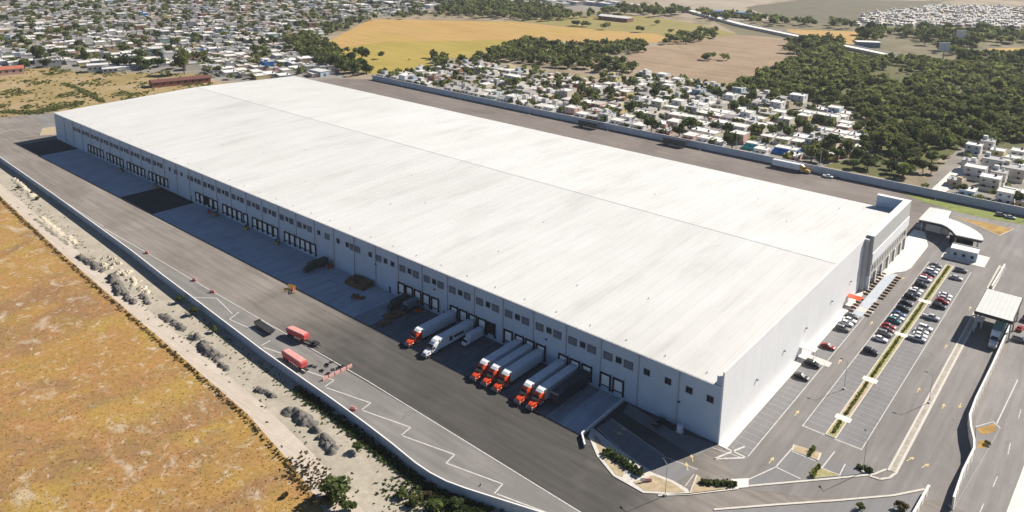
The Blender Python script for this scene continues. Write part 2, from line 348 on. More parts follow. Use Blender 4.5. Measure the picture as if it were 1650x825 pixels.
# painted lines of the yard
def paint(pts, wd, z=0.085, m=M_white, parent=yard): return obj("painted_line", MB().line(pts, wd, z), m, parent)
paint([(-262, -42.0), (-222, -41.6), (-182, -41.8), (-90, -41.2), (-48, -42.1), (-13, -42.9), (8, -43.5)], 0.28)
Z = [(-174, -48.3), (-168.3, -43.6), (-153.9, -42.6), (-151.2, -48.4)]
zz = []
for i, (x, y) in enumerate([(-129.5, -47.0), (-112.5, -47.2), (-96.6, -47.4), (-80.2, -47.5), (-64.1, -47.5), (-47.9, -47.6), (-32.1, -47.6), (-16, -47.4)]):
    paint([(x-15.0, y-3.6+0.0), (x, y)], 0.34) if i else None
    paint([(x, y), (x+0.6, y-3.7)], 0.34)
paint([(-174.5, -48.3), (-168.3, -43.4)], 0.34); paint([(-168.3, -43.4), (-153.9, -45.8)], 0.3); paint([(-153.5, -43.6), (-151.4, -48.3)], 0.34)
paint([(-151.2, -48.4), (-135, -46.5)], 0.3)
for x0, x1 in ((-400, -330), (-325, -265)): paint([(x0, -38.5-(x0+400)*0.02), (x1, -38.5-(x1+400)*0.02)], 0.2)

# car park on the right of the building
park = struct("car_park", MB().sheet([(0.02, -1.5), (12, -11.0), (22, -5.5), (34, 3.5), (50, 17), (49, 62), (47.6, 115), (48, 140), (50, 180), (70, 200), (70, 240), (34, 236), (0.02, 236)], 0.07), M_car)
ne = struct("entrance_road", MB().sheet([(50.2, 15), (75, 15), (75, 250), (36, 250), (34, 228), (36, 200), (50, 180), (48.6, 140), (48.4, 112), (47.2, 62), (51, 40)], 0.078), M_road)
def bay_sheet(x0, x1, y0, y1): struct("parking_bay", MB().sheet([(x0, y0), (x1, y0), (x1, y1), (x0, y1)], 0.084), M_bay)
bay_sheet(2.4, 7.6, 0.6, 100); bay_sheet(13.6, 19.2, 22.2, 163); bay_sheet(22.2, 28.4, 22.2, 163)
def stall_lines(x0, x1, ys):
    for y in ys: obj("painted_line", MB().line([(x0, y), (x1, y)], 0.12, 0.097), M_worn, park)
stall_lines(2.6, 7.6, [1.2+2.75*i for i in range(36)]); stall_lines(13.6, 19.2, [22.6+2.75*i for i in range(52)]); stall_lines(22.3, 28.4, [22.6+2.75*i for i in range(52)])
for x, a, b in ((7.65, 0.4, 100), (13.55, 22, 163), (28.45, 22, 163)): obj("painted_line", MB().line([(x, a), (x, b)], 0.22, 0.1), M_white, park)
obj("painted_line", MB().line([(13.4, 22.0), (19.3, 22.0)], 0.35, 0.101), M_white, park); obj("painted_line", MB().line([(21.8, 22.0), (28.6, 22.2)], 0.35, 0.101), M_white, park)
# sidewalk along the end wall and the entrance plaza
struct("sidewalk", MB().box(0.06, 2.3, -0.6, 128, 0.05, 0.22), M_side)
struct("entrance_plaza", MB().prism([(0.06, 128.1), (2.3, 128.1), (5.6, 141.4), (8.6, 146), (9.6, 151), (9.4, 180), (4.5, 197), (0.06, 197)], 0.05, 0.21), M_side)
# painted triangle at the corner of the building
for pts in (GP((1200, 720), (1150, 740)), GP((1150, 740), (1203, 738)), GP((1203, 738), (1160, 718))):
    obj("painted_line", MB().line(pts, 0.5, 0.11), M_white, park)
# yellow direction arrows
def arrow(px, py, rz):
    x, y = G(px, py); c, q = math.cos(rz), math.sin(rz)
    sh = [(-1.6, -.12), (.2, -.12), (.2, -.55), (1.6, 0), (.2, .55), (.2, .12), (-1.6, .12)]
    obj("painted_arrow", MB().sheet([(x+a*c-b*q, y+a*q+b*c) for a, b in sh], 0.112), M_yellow, park)
for px, py, a in ((1115, 738, 2.2), (1107, 752, 2.2), (1243, 742, 1.57), (1284, 666, 1.57), (1455, 449, 1.57), (1404, 521, 1.57), (1353, 583, 1.57), (1520, 655, 1.57), (1467, 740, 1.2), (1491, 751, 1.2),
                  (1547, 654, -1.57), (1480, 629, 1.57), (1524, 559, 1.57), (1563, 497, 1.57), (1002, 690, 0), (995, 697, 0)): arrow(px, py, a)
# kerbed islands: kerb ring + inner bed
def island(poly, m, kerb=0.35, z=0.2, name="planting_bed"):
    cx = sum(p[0] for p in poly)/len(poly); cy = sum(p[1] for p in poly)/len(poly)
    o = struct("kerb", MB().prism(poly, 0.05, z), M_kerb)
    inner = []
    for x, y in poly:
        l = math.hypot(x-cx, y-cy); k = max(0.3, (l-kerb*1.3)/l); inner.append((cx+(x-cx)*k, cy+(y-cy)*k))
    b = obj(name, MB().prism(inner, z-0.1, z+0.03), m, o); return o
island(GP((68, 207), (92, 204), (92, 217), (64, 219)), M_soil)
struct("kerb", MB().line(GP((0, 214), (18, 210), (36, 208)), .6, .2), M_kerb); struct("kerb", MB().line(GP((0, 226), (30, 222), (60, 219)), .4, .2), M_kerb)
CROSS = [32.5, 57.0, 91.9, 123.4]
ends = [22.3]+[c for c in CROSS for _ in (0, 1)]+[164.5]
for i in range(0, len(ends), 2):
    a, b = ends[i]+(1.2 if i else 0), ends[i+1]-(1.2 if i < 8 else 0)
    k = struct("kerb", MB().box(19.3, 22.1, a, b, 0.06, 0.21), M_kerb)
    obj("planting_bed", MB().box(19.62, 21.78, a+.3, b-.3, 0.12, 0.235), M_lawn if i != 2 else M_soil, k)
for c in CROSS: struct("crossing_slab", MB().box(18.7, 22.7, c-1.2, c+1.2, 0.06, 0.2), M_side)
struct("kerb", MB().box(35.6, 36.1, 18.3, 178, 0.06, 0.2), M_kerb); struct("kerb", MB().box(37.2, 37.8, 18.3, 178, 0.06, 0.2), M_kerb)
struct("gravel_median", MB().box(36.1, 37.2, 18.6, 178, 0.06, 0.16), M_gravel)
struct("kerb", MB().line([(37.5, 18.4), (36.8, 15.6), (35.2, 13.6), (32.8, 13.2)], 0.6, 0.2), M_kerb)
# islands at the corner of the building
ISL = GP((953, 690), (948, 703), (962, 736), (988, 768), (1036, 795), (1090, 798), (1112, 797), (1108, 789), (1086, 776), (1048, 761), (1000, 727), (958, 692))
corner_island = struct("kerb", MB().prism(ISL, 0.05, 0.2), M_kerb)
c_ = (sum(p[0] for p in ISL)/12, sum(p[1] for p in ISL)/12)
obj("planting_bed", MB().prism(GP((956, 704), (968, 735), (992, 766), (1003, 770), (1008, 756), (975, 722), (958, 700)), 0.15, 0.235), M_soil, corner_island)
obj("planting_bed", MB().prism(GP((1020, 778), (1038, 792), (1090, 795), (1104, 794), (1084, 779), (1052, 767)), 0.15, 0.237), M_soil, corner_island)
struct("parking_bay", MB().sheet(GP((962, 690), (1003, 728), (1049, 760), (1090, 777), (1124, 757), (1073, 737), (985, 675)), 0.088), M_bay)
struct("parking_bay", MB().sheet(GP((1013, 650), (1020, 655), (1085, 695), (1155, 716), (1148, 722), (1120, 736), (1060, 700), (1003, 665)), 0.089), M_bay)
for pts in (GP((962, 690), (1003, 728), (1049, 760)), GP((985, 675), (1073, 737), (1124, 757)), GP((1148, 722), (1195, 738)), GP((1118, 765), (1104, 784))):
    obj("painted_line", MB().line(pts, 0.22, 0.105), M_white, park)
island(GP((1122, 765), (1110, 797), (1190, 787), (1182, 779), (1132, 776)), M_soil)
struct("sidewalk", MB().prism(GP((1178, 773), (1206, 772), (1206, 786), (1180, 788)), 0.05, 0.21), M_side)
island(GP((1278, 717), (1324, 731), (1319, 743), (1275, 726)), M_soil)
island(GP((1318, 752), (1355, 767), (1302, 772)), M_lawn)
struct("parking_bay", MB().sheet(GP((1206, 772), (1250, 753), (1275, 727), (1314, 743), (1288, 771), (1240, 782), (1206, 786)), 0.09), M_bay)
struct("parking_bay", MB().sheet(GP((1324, 735), (1362, 748), (1352, 766), (1318, 752)), 0.091), M_bay)
for pts in (GP((1275, 727), (1314, 743)), GP((1345, 728), (1312, 770)), GP((1362, 748), (1352, 768)), GP((1250, 753), (1290, 772)), GP((1206, 773), (1250, 753), (1277, 722))):
    obj("painted_line", MB().line(pts, 0.3, 0.108), M_white, park)
struct("kerb", MB().line(GP((1206, 784), (1250, 780), (1340, 772), (1408, 765), (1428, 757)), 0.55, 0.2), M_kerb)
struct("kerb", MB().line(GP((1060, 799), (1110, 797), (1190, 788)), 0.5, 0.2), M_kerb)
struct("sidewalk", MB().prism(GP((1363, 750), (1406, 752), (1410, 762), (1356, 768)), 0.05, 0.19), M_bay)
# bottom right: kerb of the access road, planted strip, side road with dashes
struct("kerb", MB().line(GP((1150, 822), (1250, 814), (1350, 807), (1440, 799), (1490, 789)), 0.55, 0.2), M_kerb)
struct("planting_bed", MB().sheet(GP((1150, 824), (1250, 817), (1350, 810), (1440, 802), (1488, 793), (1470, 835), (1300, 850), (1150, 845)), 0.1), M_bay)
island([G(*p) for p in ((1572, 688), (1600, 680), (1612, 690), (1536, 822), (1528, 815), (1556, 757), (1572, 720))], M_bay)
struct("planting_bed", MB().sheet(GP((1573, 692), (1603, 684), (1605, 697), (1582, 702)), 0.26), M_rust)
struct("planting_bed", MB().sheet(GP((1576, 712), (1592, 710), (1590, 722), (1575, 724)), 0.26), M_rust)
struct("pale_shoulder", MB().sheet(GP((1618, 835), (1652, 745), (1700, 745), (1700, 835)), 0.1), M_side)
for a, b in (((1628, 715), (1624, 733)), ((1607, 768), (1600, 785)), ((1645, 660), (1641, 675)), ((1585, 812), (1578, 828))): obj("painted_line", MB().line(GP(a, b), 0.2, 0.1), M_white, ne)
obj("painted_line", MB().line(GP((1640, 612), (1606, 683)), 0.3, 0.1), M_white, ne)
struct("lawn_strip", MB().sheet([(-20, 250), (-8, 241.5), (13, 235.3), (20, 235.8), (34, 238), (60, 241), (60, 250), (12, 247)], 0.09), M_green)
struct("lawn_strip", MB().sheet([(10, 227), (20.5, 228.9), (33.4, 228.4), (30, 215.3), (26, 218.5), (18, 224.4)], 0.092), M_rust)
struct("kerb", MB().line([(9, 227.2), (20.5, 229.5), (34, 229), (30.2, 214.5), (26, 217.8), (17.6, 224)], 0.4, 0.2), M_kerb)

# ------------------------------------------------------------------ the warehouse
L_, D_, HE, HR, YR, BAY = 429.2, 168.6, 16.3, 19.0, 90.0, 12.2
wh = thing("warehouse", "huge white logistics warehouse with low gabled metal roof and a row of loading docks", "warehouse")
joints = [-BAY*k for k in range(35)]+[-L_]
CHW = {}
for k in range(35):
    x1, x0 = joints[k], joints[k+1]; wd = x1-x0; key = round(wd, 2)
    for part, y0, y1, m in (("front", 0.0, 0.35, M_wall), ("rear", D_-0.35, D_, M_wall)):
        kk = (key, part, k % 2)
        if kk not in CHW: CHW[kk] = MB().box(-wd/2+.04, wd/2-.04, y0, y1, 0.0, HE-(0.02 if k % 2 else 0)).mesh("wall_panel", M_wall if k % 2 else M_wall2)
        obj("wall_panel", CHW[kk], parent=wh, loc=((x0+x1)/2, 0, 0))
obj("wall_backing", MB().box(-L_+.1, -.1, 0.16, 0.5, 0, HE-.1).box(-L_+.1, -.1, D_-.5, D_-.17, 0, HE-.1), M_pipe, wh)
pipe_me = MB().box(-.16, .16, -.22, .03, 0.3, HE-.15).mesh("downspout", M_pipe)
for k in range(1, 35): obj("downspout", pipe_me, parent=wh, loc=(joints[k], 0, 0))
# end walls
ny = 14
for i in range(ny):
    y0, y1 = 0.36+(D_-.36)*i/ny, 0.36+(D_-.36)*(i+1)/ny
    obj("wall_panel", MB().box(-.4, 0, y0+.02, y1-.02, 0, 20.4), M_end, wh)
    ztop = lambda y: HE+(HR-HE)*(1-abs(y-YR)/YR)
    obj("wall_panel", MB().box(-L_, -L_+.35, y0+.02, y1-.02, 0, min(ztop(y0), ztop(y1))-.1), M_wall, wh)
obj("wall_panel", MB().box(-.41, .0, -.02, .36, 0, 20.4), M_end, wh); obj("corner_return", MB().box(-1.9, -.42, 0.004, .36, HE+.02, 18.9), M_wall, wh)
obj("wall_backing", MB().box(-.38, -.05, .4, D_-.1, 0, 20.3), M_end, wh)
obj("coping", MB().box(-.48, .06, -.05, D_, 20.4, 20.5), M_cap, wh)
# roof sheets: 105 strips on each slope, each a piece of its own
ns = 105; sw = (L_-.45)/ns; rme = {}
def roof_piece(side, m):
    if (side, m.name) not in rme:
        a = sw/2-.012
        ya, za, yb, zb = (-.12, HE, YR, HR) if side == 0 else (YR, HR, D_+.12, HE)
        b = MB(); b.loft([[(-a, ya, za-.1), (a, ya, za-.1), (a, ya, za), (-a, ya, za)], [(-a, yb, zb-.1), (a, yb, zb-.1), (a, yb, zb), (-a, yb, zb)]])
        for xs in (-a+.05, 0, a-.05):       # standing seams
            b.loft([[(xs-.03, ya, za), (xs+.03, ya, za), (xs+.03, ya, za+.07), (xs-.03, ya, za+.07)], [(xs-.03, yb, zb), (xs+.03, yb, zb), (xs+.03, yb, zb+.07), (xs-.03, yb, zb+.07)]])
        rme[(side, m.name)] = b.mesh("roof_sheet", m)
    return rme[(side, m.name)]
for i in range(ns):
    for side in (0, 1):
        obj("roof_sheet", roof_piece(side, random.choice([M_roof[0], M_roof[0], M_roof[1], M_roof[2]])), parent=wh, loc=(-L_+sw*(i+.5), 0, random.random()*.006))
obj("roof_underlay", MB().loft([[(-L_+.3, .3, HE-.3), (-.42, .3, HE-.3), (-.42, .3, HE-.14), (-L_+.3, .3, HE-.14)], [(-L_+.3, YR, HR-.3), (-.42, YR, HR-.3), (-.42, YR, HR-.14), (-L_+.3, YR, HR-.14)],
    [(-L_+.3, D_-.3, HE-.3), (-.42, D_-.3, HE-.3), (-.42, D_-.3, HE-.14), (-L_+.3, D_-.3, HE-.14)]]), M_pipe, wh)
for i in range(35): obj("ridge_cap", MB().box(joints[i+1]+.03, joints[i]-(.5 if i == 0 else .03), YR-.4, YR+.4, HR-.02, HR+.12, taper=(0, .3)), M_ridge, wh)
obj("eave_gutter", MB().box(-L_, -.42, -.34, -.13, HE-.28, HE-.06), M_cap, wh)
vent_me = MB().tube((0, 0, 0), (0, 0, .3), .12).tube((0, 0, .3), (0, 0, .45), .2, .06).mesh("roof_vent", M_pipe)
for k in range(34):
    y = 3.2; obj("roof_vent", vent_me, parent=wh, loc=(-6.1-BAY*k, y, HE+y*.03))
for x, y in ((-38, 28), (-60, 21), (-100, 55), (-150, 40), (-160, 30), (-96, 24), (-250, 52), (-262, 36), (-270, 40), (-290, 30), (-30, 120), (-50, 140), (-84, 112), (-20, 152), (-180, 60), (-210, 24)):
    obj("roof_vent", vent_me, parent=wh, loc=(x, y, ztop(y)-.02))
# windows and louvres of the long wall
win_me = MB().box(-.85, .85, -.05, .03, -.85, .85).mesh("window", M_dark); wf = MB()
for a in ((-1.0, 1.0, .85, 1.0), (-1.0, 1.0, -1.0, -.85)): wf.box(a[0], a[1], -.09, .03, a[2], a[3])
for a in ((-1.0, -.85), (.85, 1.0)): wf.box(a[0], a[1], -.088, .03, -.85, .85)
wf.box(-.03, .03, -.075, 0, -.85, .85); wf_me = wf.mesh("window_frame", M_louv_f)
lb = MB().box(-1.4, 1.4, -.03, .03, -1.1, 1.1, 0)
for a in ((-1.5, 1.5, 1.1, 1.22), (-1.5, 1.5, -1.22, -1.1)): lb.box(a[0], a[1], -.14, .03, a[2], a[3], 1)
for a in ((-1.5, -1.4), (1.4, 1.5), (-.05, .05)): lb.box(a[0], a[1], -.138, .03, -1.1, 1.1, 1)
lv_me = lb.mesh("louvre", [M_louv, M_louv_f])
bl = MB().loft([[(-1.2, -.03, -.1), (1.2, -.03, -.1), (1.2, -.02, .02), (-1.2, -.02, .02)], [(-1.2, -.12, -.16), (1.2, -.12, -.16), (1.2, -.11, -.13), (-1.2, -.11, -.13)]]).mesh("louvre_blade", M_louv_f)
def window(x):
    o = obj("window", win_me, parent=wh, loc=(x, 0, 11.6)); obj("window_frame", wf_me, parent=o)
def louvre(x):
    o = obj("louvre", lv_me, parent=wh, loc=(x, 0, 11.45))
    if x > -180:
        for i in range(6): obj("louvre_blade", bl, parent=o, loc=(0, 0, -.75+.3*i))
for x in (-3.3, -9.2, -15.4, -21.8, -125, -128.7, -137.1, -150.4, -155.9, -167.9, -269.1, -275.6, -287.2): window(x)
for x in (-132.4, -144.3, -147.4, -162.7, -281): louvre(x)
for k in list(range(2, 10))+list(range(14, 22))+list(range(24, 33)):
    c = -BAY*k-6.1
    louvre(c-3.8); window(c-.25); louvre(c+2.9)
# dock doors
dd = MB().box(-1.41, 1.41, -.06, .03, 2.2, 5.5, 0)
for i in range(5): dd.box(-1.35, 1.35, -.075, -.06, 2.85+.62*i, 2.9+.62*i, 1)
dd_me = dd.mesh("dock_door", [M_door, M_louv_f])
ds = MB().box(-1.8, -1.42, -.45, .03, 1.9, 5.5).box(1.42, 1.8, -.45, .03, 1.9, 5.5).box(-1.8, 1.8, -.45, .03, 5.51, 5.9).box(-1.41, 1.41, -.2, .03, 1.9, 2.19)
ds_me = ds.mesh("dock_seal", M_seal)
bm_me = MB().box(-.25, .25, -.5, .02, 1.15, 1.85).mesh("dock_bumper", M_seal)
dl_me = MB().box(-.12, .12, -1.1, -.9, 6.35, 6.6).box(-.04, .04, -.9, .02, 6.42, 6.5).mesh("dock_light", M_seal)
DOORS = [-30.4, -34.7, -41.1, -45.3, -49.5, -57.9, -62.1, -66.3, -70.8, -78.0, -81.9, -86.0, -90.2, -94.4, -103.4, -107.7, -111.9, -116.2, -120.3,
         -171.8, -175.5, -178.9, -182.4, -186.0, -189.7, -197.8, -201.8, -205.7, -209.3, -213.4, -220.5, -225.4, -229.4, -233.3, -237.5, -245.3, -249.5, -253.2, -257.4, -261.3]
for s in (-291.7, -316.0, -340.4, -364.8): DOORS += [s-4.1*i for i in range(5)]
open_door = MB().box(-1.35, 1.35, -.04, .03, 2.2, 5.5).mesh("dock_door", M_dark)
for x in DOORS:
    o = obj("dock_door", open_door if x in (-78.0, -253.2) else dd_me, parent=wh, loc=(x, 0, 0)); obj("dock_seal", ds_me, parent=o)
    for s in (-1.7, 1.7): obj("dock_bumper", bm_me, parent=o, loc=(s, 0, 0))
    obj("dock_light", dl_me, parent=o, loc=(1.9, 0, 0))
for x in (-99.2, -126.6, -268, -312): obj("side_door", MB().box(x-.55, x+.55, -.05, .03, .1, 2.4), M_louv, wh)
for x, z in ((-11.8, 7.0), (-56, 8.3), (-103.6, 8.8), (-134, 8.6)): obj("wall_lamp", MB().box(x-.3, x+.3, -.5, .02, z, z+.35), M_louv, wh)
for y in (22, 42, 60, 84, 104): obj("wall_lamp", MB().box(.002, .5, y-.3, y+.3, 8, 8.35), M_louv_f, wh)
# canopied entrances of the end wall
def porch(y, m, label_m=None):
    obj("porch_roof", MB().box(.02, 4.6, y-1.6, y+1.6, 3.1, 3.3), m, wh)
    for yy in (y-1.4, y+1.4): obj("porch_post", MB().tube((4.3, yy, .2), (4.3, yy, 3.1), .07, n=6), M_steel, wh)
    obj("entrance_door", MB().box(.003, .06, y-.9, y+.9, .2, 2.5), M_dark, wh)
porch(57.5, M_cap); porch(103.0, M_orange)
for y, m in ((57.5, M_white), (101.5, M_white)): obj("crossing", MB().sheet([(2.35, y-2.2), (9.2, y-1.6), (9.2, y+1.6), (2.35, y+2.0)], 0.115), m, park)
# office screen wall at the far end of the end wall
obj("office_facade", MB().box(.03, 2.5, 118.8, 171.0, 5.5, 21.2), M_grey, wh)
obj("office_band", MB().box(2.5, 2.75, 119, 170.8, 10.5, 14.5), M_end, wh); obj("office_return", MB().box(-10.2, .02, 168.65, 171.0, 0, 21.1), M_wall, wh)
obj("coping", MB().box(-10.3, 2.6, 168.6, 171.1, 21.2, 21.32), M_cap, wh); obj("coping", MB().box(-.05, 2.6, 118.7, 168.58, 21.2, 21.32), M_cap, wh)
obj("office_glazing", MB().box(.03, 2.2, 121, 170.5, .2, 5.5), M_dark, wh)
for y in (119.2, 127.5, 136, 145, 154, 163, 170): obj("office_pillar", MB().box(.03, 2.62, y-.6, y+.6, .2, 5.49), M_end, wh)
obj("office_pillar", MB().box(.03, 1.4, 116.2, 118.75, .2, 20.38), M_grey, wh)
for i in range(14):
    y = 121.5+i*3.5; o = obj("window", MB().box(2.503, 2.6, y-.9, y+.9, 7, 9.2), M_dark, wh)
# ------------------------------------------------------------------ boundary walls
def resample(path, step):
    out = [path[0]]
    for (ax, ay), (bx, by) in zip(path, path[1:]):
        l = math.hypot(bx-ax, by-ay); n = max(1, round(l/step))
        out += [(ax+(bx-ax)*i/n, ay+(by-ay)*i/n) for i in range(1, n+1)]
    return out
def boundary_wall(path, h, label, step=6.0, th=0.22, name="boundary_wall", m=M_bw):
    t = thing(name, label, "wall", (path[0][0], path[0][1], 0)); cache = {}
    ox, oy = path[0]
    for (ax, ay), (bx, by) in zip(*(lambda p: (p, p[1:]))(resample(path, step))):
        l = math.hypot(bx-ax, by-ay); a = math.atan2(by-ay, bx-ax); k = round(l, 2)
        if k not in cache:
            cache[k] = (MB().box(.02, k-.02, -th/2, th/2, 0, h).mesh("wall_panel", m), MB().box(-.02, k-.03, -th/2-.06, th/2+.06, h, h+.1).mesh("coping", M_cap),
                        MB().box(-.18, .18, -th/2-.09, th/2+.09, 0, h-.04).mesh("wall_pier", m))
        for nm, me in zip(("wall_panel", "coping", "wall_pier"), cache[k]):
            obj(nm, me, parent=t, loc=(ax-ox, ay-oy, 0), rz=a)
    return t
boundary_wall(WALL, 2.6, "long grey-white boundary wall bending along the front of the yard beside the dirt verge")
REAR = [(-442, 255.5), (-300, 253.5), (-100, 252.3), (0, 252), (110, 253)]
boundary_wall(REAR, 3.9, "long tall grey-blue boundary wall at the back between the rear yard and the houses")
EAST = [G(*p, 3.4) for p in ((1636, 505), (1600, 585), (1573, 640), (1563, 667), (1565, 687), (1570, 707), (1570, 721), (1552, 757), (1537, 801))]
boundary_wall(EAST, 3.3, "white topped wall with two kinks between the access lanes and the side road", 4.0, 0.35, m=M_side)
boundary_wall([(37.2, 150.5), (37.6, 177)], 1.7, "short pale wall on the median north of the gate canopy", 4.0, 0.4, m=M_side)
boundary_wall([G(*p, 2.0) for p in ((1497, 782), (1470, 830))], 2.0, "short white wall at the bottom edge beside a brown bush", 3.0, 0.4, m=M_side)
boundary_wall([(-28.3, -1.0), (-28.3, -20.6), (-25, -24.0)], 1.0, "low white capped wall dividing the loading docks from the corner car park", 3.0, 0.3)
# lamp posts
def lamp_post(x, y, h, label, rz=0, group=None):
    t = thing("lamp_post", label, "lamp post", (x, y, 0), rz, group)
    obj("pole", MB().tube((0, 0, 0), (0, 0, h), .09, .05), M_steel, t); obj("base", MB().box(-.3, .3, -.3, .3, 0, .5), M_kerb, t)
    o = obj("arm", MB().tube((0, 0, h-.15), (1.6, 0, h+.1), .05), M_steel, t); obj("lamp_head", MB().box(1.3, 2.1, -.16, .16, h+.06, h+.2), M_chassis, o)
for i, (x, y) in enumerate(((-396, 247.5), (-330, 247.5), (-262, 247.5), (-196, 247.5), (-130, 247.5), (-66, 247.5), (-2, 247.5), (36, 244))):
    lamp_post(x, y, 9.5, f"slim steel lamp post against the rear wall, {ORD(i+1)} of eight from the left", -1.57, "lamp posts along the rear wall")

for x, y, h, lb, rz in ((31.3, 13.4, 10.5, "slim lamp post at the tip of the south parking islands", 2.2), (36.65, 56.0, 9.0, "slim lamp post on the long gravel median", 3.14), (-1.2, -25.6, 8.5, "slim lamp post on the tan corner island", 2.6), (16.4, 47.1, 9.0, "slim lamp post in the empty stalls left of the hedge median", 3.14)): lamp_post(x, y, h, lb, rz)
# ------------------------------------------------------------------ vehicles
def ring(w, x, z0, z1, ch=0.12):
    return [(x, -w+ch, z0), (x, w-ch, z0), (x, w, z0+ch), (x, w, z1-ch), (x, w-ch, z1), (x, -w+ch, z1), (x, -w, z1-ch), (x, -w, z0+ch)]
def wheel_meshes(r, wd, key, cache={}):
    if key not in cache:
        cache[key] = (MB().tube((0, -wd/2, 0), (0, wd/2, 0), r, n=14).mesh("wheel", M_black), MB().tube((0, -wd/2-.012, 0), (0, wd/2+.012, 0), r*.55, n=10).mesh("rim", M_chrome))
    return cache[key]
def wheel(parent, x, y, r, wd, key):
    a, b = wheel_meshes(r, wd, key); o = obj("wheel", a, parent=parent, loc=(x, y, r)); obj("rim", b, parent=o)
CARM = {}
PAINT = {'white': (.74, .74, .73), 'silver': (.46, .47, .48), 'grey': (.18, .185, .19), 'black': (.016, .017, .02), 'dark blue': (.02, .035, .075), 'blue': (.04, .10, .22),
         'teal': (.06, .17, .19), 'red': (.30, .02, .02), 'maroon': (.13, .018, .02), 'beige': (.5, .44, .34)}
def car(x, y, rz, kind, colour, label, group=None):
    k = (kind, colour)
    if k not in CARM:
        pm = mkplain("car_paint_"+colour.replace(' ', '_'), PAINT[colour], 0.28, 0.5)
        if kind == 'sedan': prof = [(-2.2, .72, .5, .86), (-2.05, .85, .3, .98), (-1.4, .88, .22, 1.0), (.9, .9, .2, .96), (1.7, .86, .22, .86), (2.15, .74, .32, .70)]; gh = [(-1.75, .70, 0.99), (-1.15, .60, 1.42), (.15, .60, 1.44), (1.05, .72, .95)]; wb = (-1.35, 1.4)
        elif kind == 'suv': prof = [(-2.2, .80, .5, 1.0), (-2.1, .88, .32, 1.12), (-1.4, .91, .26, 1.14), (1.0, .92, .26, 1.10), (1.8, .88, .28, 1.02), (2.2, .78, .4, .9)]; gh = [(-2.12, .76, 1.13), (-1.85, .66, 1.66), (.35, .66, 1.68), (1.1, .76, 1.10)]; wb = (-1.35, 1.4)
        else: prof = [(-2.6, .86, .5, 1.0), (-2.5, .9, .4, 1.08), (-.6, .92, .34, 1.08), (1.3, .92, .32, 1.10), (2.2, .88, .34, 1.04), (2.6, .80, .45, .92)]; gh = [(-.75, .76, 1.09), (-.6, .68, 1.72), (.75, .68, 1.74), (1.45, .76, 1.10)]; wb = (-1.6, 1.65)
        body = MB().loft([ring(a[1], a[0], a[2], a[3]) for a in prof])
        if kind == 'pickup': body.box(-2.5, -.8, -.86, -.8, 1.08, 1.25).box(-2.5, -.8, .8, .86, 1.08, 1.25).box(-2.55, -2.48, -.86, .86, 1.08, 1.25)
        (xa, wa, za), (xb, wb_, zb), (xc, wc, zc), (xd, wd, zd) = gh
        glass = MB(); q = lambda x, w, z: [(x, -w, z), (x, w, z)]
        A = [(xa, -wa, za-.06), (xa, wa, za-.06), (xd, wd, zd-.06), (xd, -wd, zd-.06)]; B = [(xb, -wb_, zb-.03), (xb, wb_, zb-.03), (xc, wc, zc-.03), (xc, -wc, zc-.03)]
        glass.loft([A, B])
        roof = MB().loft([[(xb-.04, -wb_-.02, zb-.05), (xb-.04, wb_+.02, zb-.05), (xc+.04, wc+.02, zc-.05), (xc+.04, -wc-.02, zc-.05)],
                          [(xb+.1, -wb_+.06, zb+.03), (xb+.1, wb_-.06, zb+.03), (xc-.1, wc-.06, zc+.03), (xc-.1, -wc+.06, zc+.03)]])
        for s in (-1, 1):   # pillars
            roof.loft([[(xb, s*wb_, zb-.05), (xb+.12, s*wb_, zb-.05), (xb+.12, s*(wb_+.02), zb-.05), (xb, s*(wb_+.02), zb-.05)], [(xa, s*wa, za-.02), (xa+.16, s*wa, za-.02), (xa+.16, s*(wa+.02), za-.02), (xa, s*(wa+.02), za-.02)]])
            roof.loft([[(xc-.08, s*wc, zc-.05), (xc, s*wc, zc-.05), (xc, s*(wc+.02), zc-.05), (xc-.08, s*(wc+.02), zc-.05)], [(xd-.1, s*wd, zd-.02), (xd, s*wd, zd-.02), (xd, s*(wd+.02), zd-.02), (xd-.1, s*(wd+.02), zd-.02)]])
        f, b = prof[-1], prof[0]
        hl = MB().box(f[0]-.12, f[0]+.02, -.2, .2, f[3]-.22, f[3]-.07); tl = MB().box(b[0]-.02, b[0]+.1, -.18, .18, b[3]-.25, b[3]-.06)
        bp = MB().box(f[0]-.05, f[0]+.06, -.68, .68, f[2], f[2]+.16).box(b[0]-.06, b[0]+.05, -.68, .68, b[2]-.08, b[2]+.08)
        CARM[k] = (body.mesh("body", pm), glass.mesh("window_glass", M_dark), roof.mesh("roof", pm), hl.mesh("headlight", M_lamp), tl.mesh("tail_light", M_tail), bp.mesh("bumper", M_chassis), wb)
    me = CARM[k]; t = thing("parked_car", label, "car", (x, y, 0.09), rz, group)
    obj("body", me[0], parent=t); obj("window_glass", me[1], parent=t); obj("roof", me[2], parent=t); obj("bumper", me[5], parent=t)
    for s in (-1, 1):
        obj("headlight", me[3], parent=t, loc=(0, s*.52, 0)); obj("tail_light", me[4], parent=t, loc=(0, s*.55, 0))
        for wx in me[6]: wheel(t, wx, s*.80, .33, .22, 'car')
    return t
